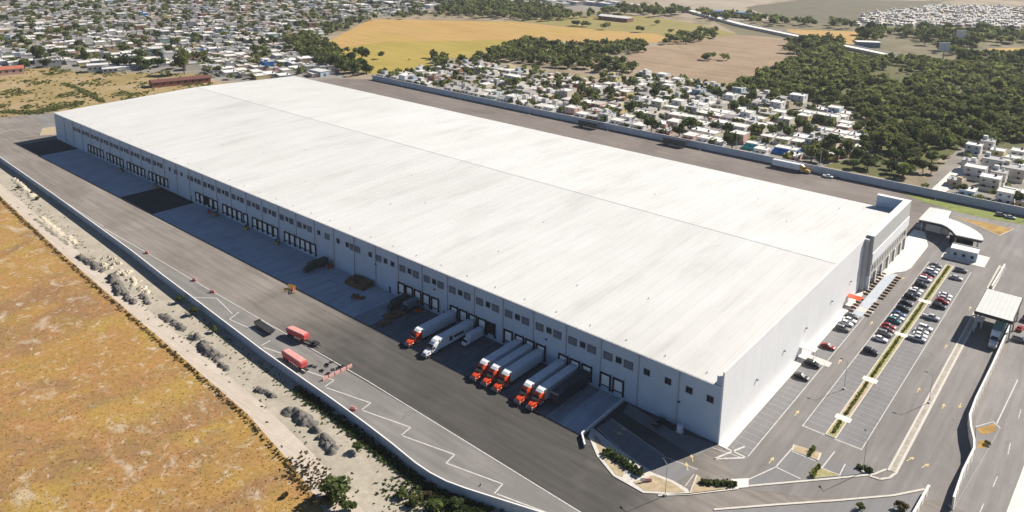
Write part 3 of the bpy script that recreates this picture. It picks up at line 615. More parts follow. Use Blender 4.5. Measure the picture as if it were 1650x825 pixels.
ROW_A = [(159.5, 'sedan', 'grey'), (155.2, 'sedan', 'silver'), (151.6, 'suv', 'white'), (148.4, 'sedan', 'dark blue'), (145.0, 'sedan', 'red'), (142.0, 'suv', 'white'), (136.0, 'suv', 'black'), (130.0, 'sedan', 'white'), (127.0, 'suv', 'silver'),
         (122.6, 'suv', 'black'), (116.4, 'sedan', 'black'), (110.6, 'suv', 'black'), (105.6, 'sedan', 'blue'), (102.4, 'sedan', 'white'), (99.4, 'suv', 'teal'), (94.2, 'sedan', 'red'), (91.2, 'sedan', 'maroon'), (88.0, 'suv', 'grey'), (83.4, 'sedan', 'white'), (73.0, 'suv', 'black')]
ROW_B = [(161.0, 'suv', 'grey'), (151.8, 'sedan', 'silver'), (132.6, 'sedan', 'white'), (129.6, 'sedan', 'silver'), (126.6, 'sedan', 'red'), (121.6, 'suv', 'black'), (110.6, 'pickup', 'silver'), (101.0, 'suv', 'white'), (97.8, 'sedan', 'silver'), (94.8, 'sedan', 'white'), (91.6, 'pickup', 'silver')]
ROW_W = [(93.4, 'sedan', 'grey'), (89.6, 'sedan', 'white'), (86.6, 'sedan', 'white'), (82.0, 'suv', 'grey'), (67.2, 'sedan', 'red'), (53.4, 'suv', 'black'), (44.3, 'sedan', 'black')]
KN = {'sedan': 'saloon', 'suv': 'tall car', 'pickup': 'pickup'}
for rows, xx, rz, where, grp in ((ROW_A, 16.5, 0.0, "left stalls of the hedge median", "cars west of the hedge median"), (ROW_B, 25.5, 0.0, "right stalls of the hedge median", "cars east of the hedge median"), (ROW_W, 4.9, 0.0, "stalls against white end wall", "cars along the end wall")):
    for i, (y, kd, co) in enumerate(rows):
        car(xx+random.uniform(-.35, .35), y, rz+random.uniform(-.04, .04), kd, co, f"{co} {KN[kd]}, {ORD(i+1)} from far end, {where}", grp)
car(50.9, 113.6, 0.0, 'suv', 'grey', "grey sport utility vehicle beside the wall right of the gate canopy"); car(49.9, 122.5, 1.4, 'sedan', 'red', "small red saloon car half hidden right of the gate canopy")
car(50.2, 132, 1.5, 'pickup', 'dark blue', "dark blue pickup truck right of the gate canopy roof"); car(-54.5, 247.5, 0.05, 'pickup', 'white', "white pickup truck parked in shade at the rear wall")
car(23.5, 187.5, 0.1, 'sedan', 'black', "black saloon car under the rounded entrance canopy tip"); car(2.2, 200.5, 0.0, 'suv', 'grey', "grey sport utility vehicle left of the entrance canopy")
car(26.5, 244, 0.2, 'suv', 'grey', "grey sport utility vehicle in the shade of the rear wall, far right"); car(30.5, 243.4, 0.1, 'sedan', 'silver', "silver saloon car in the shade of the rear wall, far right")

# semi trucks: nose towards -y
def semi_meshes(pm, tm, key, cache={}):
    if key in cache: return cache[key]
    ry = lambda y, w, z0, z1, ch=.15: [(-w+ch, y, z0), (w-ch, y, z0), (w, y, z0+ch), (w, y, z1-ch), (w-ch, y, z1), (-w+ch, y, z1), (-w, y, z1-ch), (-w, y, z0+ch)]
    P_ = {}
    P_['cab'] = MB().loft([ry(-15.95, 1.2, 1.0, 3.75), (ry(-17.2, 1.24, .95, 3.95, .3)), ry(-18.2, 1.22, .95, 3.4, .3), ry(-18.75, 1.15, .95, 2.75, .2), ry(-19.0, 1.1, .95, 2.15, .1)]).mesh("cab", pm)
    P_['hood'] = MB().loft([ry(-18.95, 1.02, .85, 2.12), ry(-20.3, .96, .8, 1.98, .25), ry(-21.1, .82, .8, 1.72, .25), ry(-21.3, .7, .85, 1.5, .2)]).mesh("hood", pm)
    P_['windshield'] = MB().loft([[(-1.0, -18.86, 2.78), (1.0, -18.86, 2.78), (.95, -18.3, 3.32), (-.95, -18.3, 3.32)], [(-1.05, -19.06, 2.2), (1.05, -19.06, 2.2), (1.02, -18.6, 2.2), (-1.02, -18.6, 2.2)]]).mesh("windshield", M_dark)
    P_['side_window'] = MB().box(-1.26, 1.26, -18.5, -17.7, 2.1, 2.75).mesh("side_window", M_dark)
    P_['grille'] = MB().box(-.55, .55, -21.36, -21.25, .95, 1.5).mesh("grille", M_chrome)
    P_['bumper'] = MB().box(-1.18, 1.18, -21.5, -21.2, .45, .85).mesh("bumper", M_chrome)
    P_['chassis'] = MB().box(-.45, .45, -21.1, -13.4, .6, .95).box(-.5, .5, -15.2, -.8, .95, 1.2).mesh("chassis", M_chassis)
    P_['fender'] = MB().loft([ry(-19.5, 1.2, .9, 1.2, .08), ry(-20.2, 1.2, 1.0, 1.35, .1), ry(-20.95, 1.15, .8, 1.1, .08)]).mesh("fender", pm)
    P_['fuel_tank'] = MB().tube((-1.02, -18.2, .75), (-1.02, -16.4, .75), .32).tube((1.02, -18.2, .75), (1.02, -16.4, .75), .32).mesh("fuel_tank", M_chrome)
    P_['exhaust_stack'] = MB().tube((-1.1, -15.8, 1.0), (-1.1, -15.8, 4.1), .09).tube((1.1, -15.8, 1.0), (1.1, -15.8, 4.1), .09).mesh("exhaust_stack", M_chrome)
    P_['mirror'] = MB().box(-1.62, -1.4, -18.9, -18.8, 2.1, 2.8).box(1.4, 1.62, -18.9, -18.8, 2.1, 2.8).box(-1.45, 1.45, -18.87, -18.82, 2.7, 2.74).mesh("mirror", M_chassis)
    t = MB().box(-1.3, 1.3, -15.75, -.62, 1.2, 4.3, 0)
    for i in range(14): t.box(-1.32, 1.32, -14.9+i*1.05, -14.84+i*1.05, 1.3, 4.32, 0)
    t.box(-1.31, 1.31, -15.79, -15.7, 1.2, 4.32, 1).box(-1.325, 1.325, -15.3, -.62, 1.16, 1.32, 1)
    P_['trailer'] = t.mesh("trailer", [tm, M_trailer if tm is not M_navy else M_navy])
    P_['landing_gear'] = MB().box(-.95, -.8, -11.6, -11.45, .15, 1.2).box(.8, .95, -11.6, -11.45, .15, 1.2).mesh("landing_gear", M_chassis)
    P_['roof_fairing'] = MB().loft([ry(-15.98, 1.1, 3.5, 4.45, .15), ry(-16.7, 1.1, 3.5, 4.4, .15), ry(-17.5, .95, 3.5, 3.98, .1)]).mesh('roof_fairing', M_truckwhite)
    P_['headlight'] = MB().box(-.16, .16, -21.2, -21.02, 1.02, 1.25).mesh("headlight", M_lamp)
    cache[key] = P_; return P_
def semi(x, pm, tm, key, label, y=0.0, rz=0.0, group=None, tractor=True, dy=0.0):
    P_ = semi_meshes(pm, tm, key)
    t = thing("semi_truck" if tractor else "semi_trailer", label, "truck" if tractor else "trailer", (x, y, .1), rz, group)
    for n, me in P_.items():
        if not tractor and n not in ('trailer', 'landing_gear'): continue
        if n == 'headlight':
            for s in (-.86, .86): obj(n, me, parent=t, loc=(s, 0, 0))
        else: obj(n, me, parent=t)
    ys = ([-20.25, -15.1, -13.8] if tractor else [])+[-3.2, -1.9]
    a, b = wheel_meshes(.52, .5, 'truck')
    for wy in ys:
        for s in (-1, 1): o = obj("wheel", a, parent=t, loc=(s*1.0, wy, .52), rz=1.5708); obj("rim", b, parent=o)
    return t
TG = "orange semi trucks backed up to the docks"
for i, x in enumerate((-94.4, -66.3, -62.1, -57.9, -49.5, -45.3)):
    lab = ["orange long-nosed semi truck with white trailer beside the all-white truck", "orange semi truck with white trailer, leftmost of the close trio", "orange semi truck with white trailer in the middle of the trio",
           "orange semi truck with white trailer, rightmost of the close trio", "orange semi truck with white trailer, left one of the pair", "orange semi truck with white trailer, beside the dark trailer"][i]
    semi(x, M_orange, M_trailer, 'orange', lab, y=random.uniform(-.2, .2), group=TG)
ws = semi(-85.9, M_truckwhite, M_trailer, 'white', "white long-nosed semi truck with white trailer between orange truck and box van", y=-.7)
for y0, y1, z0, z1 in ((-11.6, -10.2, 2.0, 3.5), (-9.6, -5.2, 2.35, 3.2)): obj('trailer_graphic', MB().box(1.322, 1.335, y0, y1, z0, z1).box(-1.335, -1.322, y0, y1, z0, z1), M_navy, ws)
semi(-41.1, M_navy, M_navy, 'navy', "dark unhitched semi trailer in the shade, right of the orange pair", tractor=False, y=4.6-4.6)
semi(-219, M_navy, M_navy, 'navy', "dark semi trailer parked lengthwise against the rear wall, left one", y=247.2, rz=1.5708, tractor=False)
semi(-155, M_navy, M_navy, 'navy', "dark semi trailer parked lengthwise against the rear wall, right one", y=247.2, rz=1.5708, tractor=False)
semi(-85.5, M_yel, M_trailer, 'yellow', "white semi trailer with yellow tractor parked lengthwise against the rear wall", y=247.4, rz=1.5708)

semi(44.9, M_truckwhite, M_teal, 'teal', "white truck with teal container stopped under the gate canopy", y=122.6)
def box_van(x, y, rz, label, m=M_truckwhite, bm=M_trailer, ln=6.4):
    t = thing("box_van", label, "van", (x, y, .1), rz)
    obj("cargo_box", MB().box(-1.15, 1.15, -ln, -.4, .95, 3.3), bm, t)
    ry = lambda y, w, z0, z1, ch=.15: [(-w+ch, y, z0), (w-ch, y, z0), (w, y, z0+ch), (w, y, z1-ch), (w-ch, y, z1), (-w+ch, y, z1), (-w, y, z1-ch), (-w, y, z0+ch)]
    obj("cab", MB().loft([ry(-ln-.05, 1.0, .5, 2.3), ry(-ln-1.0, 1.0, .5, 2.35, .2), ry(-ln-1.7, .98, .5, 1.5, .15), ry(-ln-2.1, .9, .5, 1.2, .12)]), m, t)
    obj("windshield", MB().loft([[(-.85, -ln-1.06, 2.26), (.85, -ln-1.06, 2.26), (.85, -ln-.9, 2.2), (-.85, -ln-.9, 2.2)], [(-.9, -ln-1.74, 1.52), (.9, -ln-1.74, 1.52), (.9, -ln-1.3, 1.5), (-.9, -ln-1.3, 1.5)]]), M_dark, t)
    for s in (-.7, .7): obj("headlight", MB().box(s-.15, s+.15, -ln-2.12, -ln-2.0, .8, 1.0), M_lamp, t)
    obj("chassis", MB().box(-.5, .5, -ln-1.5, -.5, .45, .95), M_chassis, t)
    a, b = wheel_meshes(.42, .3, 'van')
    for wy in (-ln-1.2, -2.0):
        for s in (-1, 1): o = obj("wheel", a, parent=t, loc=(s*.9, wy, .42), rz=1.5708); obj("rim", b, parent=o)
    return t
box_van(-81.4, -.8, 0.0, "short white box van in shade right of the white semi truck")
box_van(-162.6, 3.6-4.2, 0.0, "dull green lorry in shade at the wall, left of the timber pile", M_olive, M_olive, 8.6)
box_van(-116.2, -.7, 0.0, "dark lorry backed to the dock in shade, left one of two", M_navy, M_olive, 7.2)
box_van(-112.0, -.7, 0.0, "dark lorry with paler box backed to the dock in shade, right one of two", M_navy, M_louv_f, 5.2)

# red skips on wheels, flat trailer
def dump_trailer(x, y, rz, ln, label):
    t = thing("dump_trailer", label, "trailer", (x, y, .06), rz)
    a = ln/2
    rg = lambda x, w, z0, z1, ch: [(x, -w+ch, z0), (x, w-ch, z0), (x, w, z0+ch), (x, w, z1-ch*.4), (x, w-ch*.4, z1), (x, -w+ch*.4, z1), (x, -w, z1-ch*.4), (x, -w, z0+ch)]
    b = obj("body", MB().loft([rg(-a, .75, 1.3, 2.3, .3), rg(-a+1.2, 1.25, .95, 2.75, .4), rg(a-.7, 1.25, .95, 2.75, .4), rg(a, 1.05, 1.1, 2.6, .3)]), M_redtank, t)
    tp = MB().loft([[(-a+.2, -.75, 2.42), (-a+.2, .75, 2.42), (-a+.2, .6, 2.52), (-a+.2, -.6, 2.52)], [(-a+1.3, -1.16, 2.77), (-a+1.3, 1.16, 2.77), (-a+1.3, .9, 2.95), (-a+1.3, -.9, 2.95)], [(a-.6, -1.16, 2.77), (a-.6, 1.16, 2.77), (a-.6, .9, 2.95), (a-.6, -.9, 2.95)]])
    o = obj("cover", tp, M_pinktop, t)
    for i in range(int(ln)-1): obj("rib", MB().box(-.06, .06, -1.31, 1.31, 1.05, 2.6), M_redtank, b, (-a+1.6+i*1.0, 0, 0)) if -a+1.6+i < a-.7 else None
    obj("chassis", MB().box(-a+.5, a+1.6, -.4, .4, .6, .92), M_chassis, t)
    aa, bb = wheel_meshes(.5, .45, 'dump')
    for wx in (-a+1.6, -a+2.8, a-1.4):
        for s in (-1, 1): w_ = obj("wheel", aa, parent=t, loc=(wx, s*.95, .5)); obj("rim", bb, parent=w_)
    return t
dump_trailer(-112.6, -49.9, -.03, 11.0, "large red trailer with sunlit pink top beside the boundary wall")
dump_trailer(-124.4, -40.6, .1, 9.0, "smaller red trailer with pink top farther from the boundary wall")
t = thing("tow_dolly", "small dark tow dolly beside the smaller red trailer", "dolly", (-116.8, -39.4, .06), .1)
obj("frame", MB().box(-1.4, 1.4, -.9, .9, .6, .85).box(-.5, .5, -.5, .5, .85, 1.3).box(1.4, 2.8, -.08, .08, .55, .7), M_chassis, t)
for wx in (-.6, .6):
    for s in (-1, 1): wheel(t, wx, s*.9, .45, .4, 'dolly')
t = thing("flatbed_trailer", "empty black flatbed trailer left of the two red trailers", "trailer", (-136.4, -44.6, .06), -.03)
obj("deck", MB().box(-4.4, 4.4, -1.25, 1.25, 1.0, 1.25), M_chassis, t); obj("side_rail", MB().box(-4.45, 4.45, 1.26, 1.34, .95, 1.4), M_cap, t); obj("headboard", MB().box(-4.5, -4.42, -1.2, 1.2, 1.26, 2.0), M_chassis, t)
for wx in (-3.2, -2.0, 3.0):
    for s in (-1, 1): wheel(t, wx, s*.95, .45, .4, 'dolly')
# barriers, pallets, forklifts
def barrier(x, y, rz, label, group=None, m=M_red):
    t = thing("traffic_barrier", label, "barrier", (x, y, .09), rz, group)
    obj("base", MB().box(-.95, .95, -.3, .3, 0, .25, taper=(0, .08)), m, t); obj("top_block", MB().box(-.9, .9, -.18, .18, .25, .95, taper=(.05, .06)), M_pinktop, t); obj("white_band", MB().box(-.92, .92, -.19, .19, .5, .68), M_white, t)
for i in range(5): barrier(-98.9+.1*i, -48.8+2.1*i, 1.57, f"faded red barrier, {ORD(i+1)} from the wall in the row right of the red trailer", "row of red barriers", M_pale_red)
for x, y, rz, lb in ((-223.8, -41.8, .2, "red barrier on the white line, farthest left one"), (-187.0, -41.6, .2, "red barrier on the white line, second from the far left"), (-173.4, -42.2, .6, "pale red barrier on the white line, third from the left"),
    (-81.4, -52.6, .3, "red barrier close to the boundary wall beside the painted zigzag"), (-6.6, -24.2, .8, "red barrier standing on the tan soil of the corner island")): barrier(x, y, rz, lb)
t = thing("fire_hydrant_sign", "small white marker board on the tan soil beside the red barrier", "marker", (-7.4, -25.3, .2), .8); obj("board", MB().box(-.6, .6, -.05, .05, .3, 1.2), M_cap, t); obj("post", MB().box(-.06, .06, -.055, .055, 0, .3), M_steel, t)
def forklift(x, y, rz, label):
    t = thing("forklift", label, "forklift", (x, y, .12), rz)
    obj("body", MB().box(-1.2, .9, -.6, .6, .25, 1.1, taper=(.15, .05)), M_orange if random.random() < .3 else M_yel, t); obj("overhead_guard", MB().box(-.8, .5, -.5, .5, 2.05, 2.12).box(-.8, -.72, -.5, -.42, 1.1, 2.05).box(-.8, -.72, .42, .5, 1.1, 2.05).box(.42, .5, -.5, -.42, 1.1, 2.05).box(.42, .5, .42, .5, 1.1, 2.05), M_chassis, t)
    m_ = obj("mast", MB().box(.95, 1.1, -.45, -.3, .1, 2.8).box(.95, 1.1, .3, .45, .1, 2.8).box(.95, 1.1, -.3, .3, 2.6, 2.75), M_chassis, t); obj("fork", MB().box(1.1, 2.3, -.4, -.25, .12, .18).box(1.1, 2.3, .25, .4, .12, .18), M_steel, m_)
    obj("seat", MB().box(-.5, .1, -.3, .3, 1.1, 1.25).box(-.55, -.45, -.3, .3, 1.25, 1.7), M_black, t)
    for wx in (-.8, .6):
        for s in (-1, 1): wheel(t, wx, s*.55, .3, .2, 'fork')
for x, y, a, lb in ((-246.5, -2.6, 1.2, "orange forklift at the wall beside the middle black asphalt strip"), (-241.3, -2.4, -1.0, "yellow forklift between two groups of dock doors, far along"), (-216.8, -2.2, 2.1, "yellow forklift beside the second door group past the black strip"), (-193.6, -2.4, .4, "yellow forklift beside the door group left of the green lorry"),
    (-159.2, -1.8, 1.57, "orange forklift at the wall right of the green lorry"), (-108.2, -3.2, .9, "yellow forklift at the wall left of the first orange truck"), (-299, -2.4, .8, "yellow forklift at the farthest reach of docks, right one"), (-336.4, -2.4, .3, "yellow forklift at the farthest reach of docks, left one")): forklift(x, y, a, lb)
def barricade(x, y, rz, label):
    t = thing("barricade", label, "barricade", (x, y, .09), rz)
    for z in (.4, .8, 1.2): obj("board", MB().box(-1.6, 1.6, -.05, .05, z, z+.22), M_yel, t)
    for s in (-1.3, 1.3): obj("leg", MB().box(s-.06, s+.06, -.5, .5, 0, .12).box(s-.05, s+.05, -.06, .06, .12, 1.5), M_orange, t)
barricade(-155.2, -21.6, .3, "yellow striped barricade at the sunlit edge of the apron"); barricade(-152.6, -22.6, -.5, "yellow striped barricade at the apron edge, right one")
barricade(-154.4, -23.4, 1.2, "yellow striped barricade turned sideways at the apron edge")
def timber_stack(x, y, rz, nx, ny_, nz, label, m=M_wood, sz=(2.4, 1.1, .5)):
    t = thing("timber_stack", label, "timber stack", (x, y, .12), rz)
    me = MB().box(-sz[0]/2+.05, sz[0]/2-.05, -sz[1]/2+.04, sz[1]/2-.04, 0.1, sz[2]-.03).box(-sz[0]/2+.2, -sz[0]/2+.4, -sz[1]/2+.04, sz[1]/2-.04, 0, .1).box(sz[0]/2-.4, sz[0]/2-.2, -sz[1]/2+.04, sz[1]/2-.04, 0, .1).mesh("timber_bundle", m)
    for i in range(nx):
        for j in range(ny_):
            for k in range(nz if random.random() < .7 else nz-1): obj("timber_bundle", me, parent=t, loc=((i-(nx-1)/2)*sz[0]+random.uniform(-.12, .12), (j-(ny_-1)/2)*sz[1]+random.uniform(-.06, .06), k*sz[2]), rz=random.uniform(-.04, .04))
timber_stack(-139.5, -3.6, .05, 4, 5, 4, "big dark brown timber stack in the shade before the wall"); timber_stack(-131.6, -10.4, .5, 2, 2, 2, "small brown timber stack on the shaded apron")
timber_stack(-112.4, -10.6, 1.4, 3, 3, 2, "brown timber stack in shade in front of two parked trailers"); timber_stack(-110.6, -16.6, 1.4, 2, 2, 2, "low brown timber stack nearest the sunlit asphalt")
pal_me = MB().box(-.6, .6, -.5, .5, .1, .16).box(-.6, .6, -.5, -.4, 0, .1).box(-.6, .6, .4, .5, 0, .1).mesh("pallet", M_chassis)
k = 0
PALS = [(-108+random.uniform(0, 8), -48+random.uniform(0, 7)) for i in range(16)]
for i in range(16):
    x, y = PALS[i]
    o = obj("pallet", pal_me, loc=(x, y, .09), rz=random.uniform(0, 3)); tag(o, f"dark loose pallet on the asphalt, {ORD(sorted(range(16), key=lambda q: PX(*PALS[q])[0]).index(i)+1)} from left near the red trailer", "pallet", "scattered dark pallets")
# gate canopy
gc = thing("gate_canopy", "flat pale gate canopy over the access lanes beside the car park", "canopy", (43.2, 119.6, 0))
for i in range(8):
    obj("roof_panel", MB().box(-5.2+i*1.31, -5.2+i*1.31+1.28, -11, 11, 8.0, 8.25), M_canopy, gc)
obj("fascia", MB().box(-5.32, 5.4, -11.15, -11.01, 7.2, 8.3).box(-5.32, 5.4, 11.01, 11.15, 7.2, 8.3).box(-5.4, -5.32, -11.15, 11.15, 7.2, 8.3).box(5.4, 5.48, -11.15, 11.15, 7.2, 8.3), M_chassis, gc)
for x in (-4.9, 4.9):
    for y in (-9, 0, 9): obj("column", MB().box(x-.25, x+.25, y-.25, y+.25, .1, 7.95), M_steel, gc)
bo = thing("guard_booth", "small guard booth under the gate canopy", "booth", (39.0, 116, .1)); obj("wall", MB().box(-1, 1, -1.8, 1.8, 0, 2.6), M_grey, bo); obj("roof", MB().box(-1.2, 1.2, -2, 2, 2.6, 2.75), M_cap, bo); obj("window", MB().box(-1.02, 1.02, -1.2, 1.2, 1.1, 2.1), M_dark, bo); obj("door", MB().box(-.45, .45, -1.83, -1.79, 0, 2.1), M_louv, bo)
# entrance canopy with rounded tip
ec = thing("entrance_canopy", "white curved entrance canopy with dark underside at the office end", "canopy", (0, 0, 0))
CAN = [G(*p, 6.0) for p in ((1498.2, 334.4), (1533, 341), (1528, 352), (1545, 358), (1562, 366), (1574, 373), (1582, 380), (1585, 386), (1582, 388), (1540, 379), (1534, 372), (1526, 366), (1518, 362), (1500, 358), (1480, 354))]
ctr = (sum(p[0] for p in CAN)/len(CAN), sum(p[1] for p in CAN)/len(CAN))
obj("canopy_roof", MB().prism(CAN, 5.9, 6.2), M_roof[2], ec); obj("canopy_fascia", MB().prism([(ctr[0]+(x-ctr[0])*.985, ctr[1]+(y-ctr[1])*.985) for x, y in CAN], 4.9, 5.89, bot=True), M_chassis, ec)
for x, y in ((2.5, 199), (2.8, 214), (10, 212), (10, 198.6), (18, 201), (17.4, 191), (25.5, 192)): obj("column", MB().tube((x, y, .1), (x, y, 4.9), .3), M_grey, ec)
obj("canopy_wall", MB().box(4, 13.6, 199.6, 200.2, .1, 4.2), M_grey, ec); obj("turnstile_glass", MB().box(15, 24, 191.2, 191.5, .1, 3.6), M_dark, ec)
gh = thing("guard_house", "grey-blue single storey guard house beside the curved entrance canopy", "building", (23.3, 177.8, .07), .06)
obj("wall", MB().box(-4.8, 4.6, -3.3, 3.3, 0, 3.5), M_wall2, gh); obj("roof", MB().box(-5, 4.8, -3.5, 3.5, 3.5, 3.75), M_cap, gh); obj("parapet", MB().box(-5, 4.8, -3.5, -3.3, 3.75, 4.1).box(-5, 4.8, 3.3, 3.5, 3.75, 4.1), M_cap, gh)
for x in (-3, 0, 3): o = obj("window", MB().box(x-.6, x+.6, -3.34, -3.28, 1.2, 2.4), M_dark, gh)
obj("door", MB().box(4.58, 4.64, -.5, .5, 0, 2.2), M_louv, gh); struct("sidewalk", MB().box(16, 31.5, 171.5, 184.5, .06, .16), M_side)
# benches, bike racks: two rows of small red-brown planters before the end wall
pl_me = MB().box(-.9, .9, -.35, .35, 0, .5).mesh("planter_box", mk("terracotta", (.21, .135, .115), .9, .2, 1.5)); ps_me = MB().box(-.8, .8, -.25, .25, .5, .58).mesh("soil", M_soil)
for r_i, x in enumerate((2.9, 8.2)):
    for i in range(15):
        if 4 < i < 6: continue
        p = thing("planter", f"low terracotta planter, {ORD(i+1)} from the near end of the {'wall-side' if r_i == 0 else 'outer'} planter row", "planter", (x, 98.0+2.85*i, .09), 0, "two rows of planters by the end wall")
        obj("planter_box", pl_me, parent=p); obj("soil", ps_me, parent=p)
struct("paved_strip", MB().sheet([(3.8, 96), (7.4, 96), (7.4, 141), (3.8, 141)], .094), M_bw)
t = thing("utility_cabinet", "white utility cabinet standing in shade before the dock side wall", "cabinet", (-9.6, -2.1, .08)); obj("cabinet", MB().box(-1.0, .3, -.6, .4, .15, 2.0), M_trailer, t); obj("pad", MB().box(-1.3, .6, -.8, .6, 0, .15), M_kerb, t); obj("pipe", MB().tube((.1, .6, .2), (.1, .6, 3.4), .1), M_trailer, t)
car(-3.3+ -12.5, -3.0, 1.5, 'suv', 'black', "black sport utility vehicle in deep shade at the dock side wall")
# ------------------------------------------------------------------ far ground: fields, lots, streets
def px_sheet(name, pts, z, m, kind='structure'): return struct(name, MB().sheet(GP(*pts), z), m)
def crop_extra(t, c):
    s = noise(t, pos(t, (0.02, 0.2, 1), R(20)), 0.6, 4, 0.6); return mix(t, c, ramp(t, s, [(0.35, (.86,)*3), (0.6, (1.04,)*3)]), .9, 'MULTIPLY')
M_fy = mkground("yellow_stubble", [(0.3, (0.30, 0.24, 0.055)), (0.7, (0.38, 0.29, 0.075))], (0.012,), grain=0.2, grain_scale=.3, extra=crop_extra)
M_fo = mkground("orange_stubble", [(0.3, (0.37, 0.23, 0.07)), (0.5, (0.42, 0.27, 0.10)), (0.7, (0.36, 0.26, 0.07))], (0.010,), grain=0.15, grain_scale=.3, extra=crop_extra)
M_fb = mkground("brown_fallow", [(0.3, (0.25, 0.18, 0.12)), (0.6, (0.33, 0.245, 0.165)), (0.75, (0.20, 0.165, 0.11))], (0.02,), grain=0.25, grain_scale=.3, extra=crop_extra)
M_fg = mkground("green_pasture", [(0.3, (0.22, 0.20, 0.07)), (0.7, (0.29, 0.24, 0.09))], (0.02,), grain=0.25, grain_scale=.3)
M_lot = mkground("dry_lot", [(0.3, (0.24, 0.185, 0.075)), (0.5, (0.33, 0.25, 0.12)), (0.7, (0.40, 0.30, 0.20))], (0.03,), grain=0.35, grain_scale=.4)
M_town = mkground("town_ground", [(0.3, (0.20, 0.185, 0.16)), (0.7, (0.30, 0.28, 0.25))], (0.03,), grain=0.3, grain_scale=.4)
M_hill = mkground("grey_scrub_plain", [(0.3, (0.12, 0.11, 0.075)), (0.7, (0.17, 0.155, 0.11))], (0.03,), grain=0.4, grain_scale=.2)
M_beige = mkground("beige_plain", [(0.3, (0.28, 0.235, 0.18)), (0.7, (0.36, 0.31, 0.245))], (0.012,), grain=0.2, grain_scale=.3)
M_scrubp = mkground("scrub_plain", [(0.3, (0.13, 0.12, 0.065)), (0.6, (0.20, 0.175, 0.11)), (0.75, (0.30, 0.26, 0.19))], (0.02,), grain=0.35, grain_scale=.3)
M_wfl = mkground("wood_floor", [(0.3, (0.085, 0.095, 0.035)), (0.7, (0.15, 0.145, 0.055))], (0.03,), grain=0.4, grain_scale=.4)
px_sheet("town_ground", [(-250, 118), (0, 116), (60, 108), (140, 116), (330, 118), (350, 130), (470, 135), (560, 128), (520, 90), (470, 62), (600, 31), (700, 16), (1000, 16), (1000, -30), (-250, -40)], .02, M_town)
px_sheet("dry_lot", [(-300, 126), (0, 118), (60, 109), (140, 117), (330, 119), (345, 132), (520, 145), (250, 200), (0, 205), (-300, 240)], .03, M_lot)
px_sheet("yellow_field", [(545, 76), (540, 95), (590, 118), (640, 122), (700, 108), (690, 96), (760, 92), (800, 78), (862, 62), (620, 66)], .03, M_fy)
px_sheet("orange_field", [(597, 31), (830, 35), (950, 47), (1060, 55), (1090, 66), (1000, 72), (862, 64), (620, 67), (545, 78), (522, 70)], .034, M_fo)
px_sheet("green_pasture", [(830, 34), (900, 28), (1000, 24), (1040, 26), (1130, 40), (1190, 56), (1092, 66), (1060, 55), (950, 47)], .026, M_fg)
px_sheet("brown_field", [(1092, 66), (1190, 56), (1290, 66), (1310, 76), (1240, 110), (1200, 134), (1170, 152), (1130, 140), (1040, 120), (990, 98), (1050, 76)], .03, M_fb)
px_sheet("orange_field", [(1265, 47), (1385, 51), (1405, 60), (1385, 74), (1300, 66)], .032, M_fo)
px_sheet("orange_field", [(1590, 78), (1700, 76), (1700, 94), (1620, 91)], .03, M_fo)
px_sheet("grey_plain", [(1200, 12), (1300, -2), (1520, 2), (1500, 14), (1390, 38), (1290, 38)], .03, M_hill)
px_sheet("scrub_plain", [(1130, 24), (1250, 36), (1400, 38), (1720, 40), (1720, 116), (1400, 88), (1300, 70), (1290, 64), (1190, 56)], .022, M_scrubp)
px_sheet("beige_plain", [(1000, 16), (1100, -6), (1290, -6), (1200, 12), (1260, 34), (1130, 30)], .028, M_beige)
px_sheet("wood_floor", [(1165, 156), (1200, 130), (1240, 114), (1300, 85), (1400, 86), (1700, 106), (1700, 245), (1530, 250), (1440, 290), (1300, 262), (1390, 240), (1400, 185), (1330, 162)], .036, M_wfl)
EST = [(-447, 268), (-456, 344), (-447, 392), (-301, 393), (-283, 450), (-143, 437), (-93, 422), (-52, 318), (-66, 258), (-447, 259)]
struct("estate_ground", MB().sheet(EST, .04), M_town)
EST2 = [(-12, 256), (-14, 372), (30, 395), (130, 395), (130, 256)]
struct("estate_ground", MB().sheet(EST2, .044), M_town)
for y in (296.5, 326.5, 356.5, 386.5, 416.5): 
    xs = [x for x in range(-470, 0, 4) if inpoly(x, y, EST)]
    struct("street", MB().sheet([(xs[0], y-3.4), (xs[-1], y-3.4), (xs[-1], y+3.4), (xs[0], y+3.4)], .055), M_street)
struct("street", MB().sheet([(-445, 257), (110, 257), (110, 264), (-445, 264)], .052), M_street)
struct("street", MB().sheet(GP((1545, 296), (1512, 316), (1500, 306), (1532, 276), (1560, 262), (1572, 268)), .06), M_side)
HW = GP((1095, 14), (1130, 24), (1200, 43), (1290, 62), (1400, 85), (1500, 106), (1650, 132), (1720, 145))
struct("highway", MB().line(HW, 17, 2.2), M_side); struct("highway_embankment", MB().line(HW, 22, 2.0), M_beige)
for s in (-8.8, 8.8):
    o = thing("guard_rail", f"pale concrete guard rail along the {'near' if s > 0 else 'far'} side of the distant highway", "guard rail", (0, 0, 0)); b = MB()
    for (ax, ay), (bx, by) in zip(HW, HW[1:]):
        l = math.hypot(bx-ax, by-ay); nx, ny = -(by-ay)/l*s, (bx-ax)/l*s
        p = [(ax+nx, ay+ny), (bx+nx, by+ny)]; b.quad([(*p[0], 0), (*p[1], 0), (*p[1], 3.4), (*p[0], 3.4)]); b.quad([(p[0][0]+.4, p[0][1]+.4, 3.4), (p[1][0]+.4, p[1][1]+.4, 3.4), (p[1][0], p[1][1], 3.4), (p[0][0], p[0][1], 3.4)]); b.quad([(p[1][0]+.4, p[1][1]+.4, 0), (p[0][0]+.4, p[0][1]+.4, 0), (p[0][0]+.4, p[0][1]+.4, 3.4), (p[1][0]+.4, p[1][1]+.4, 3.4)])
    obj("rail_wall", b, M_cap, o)

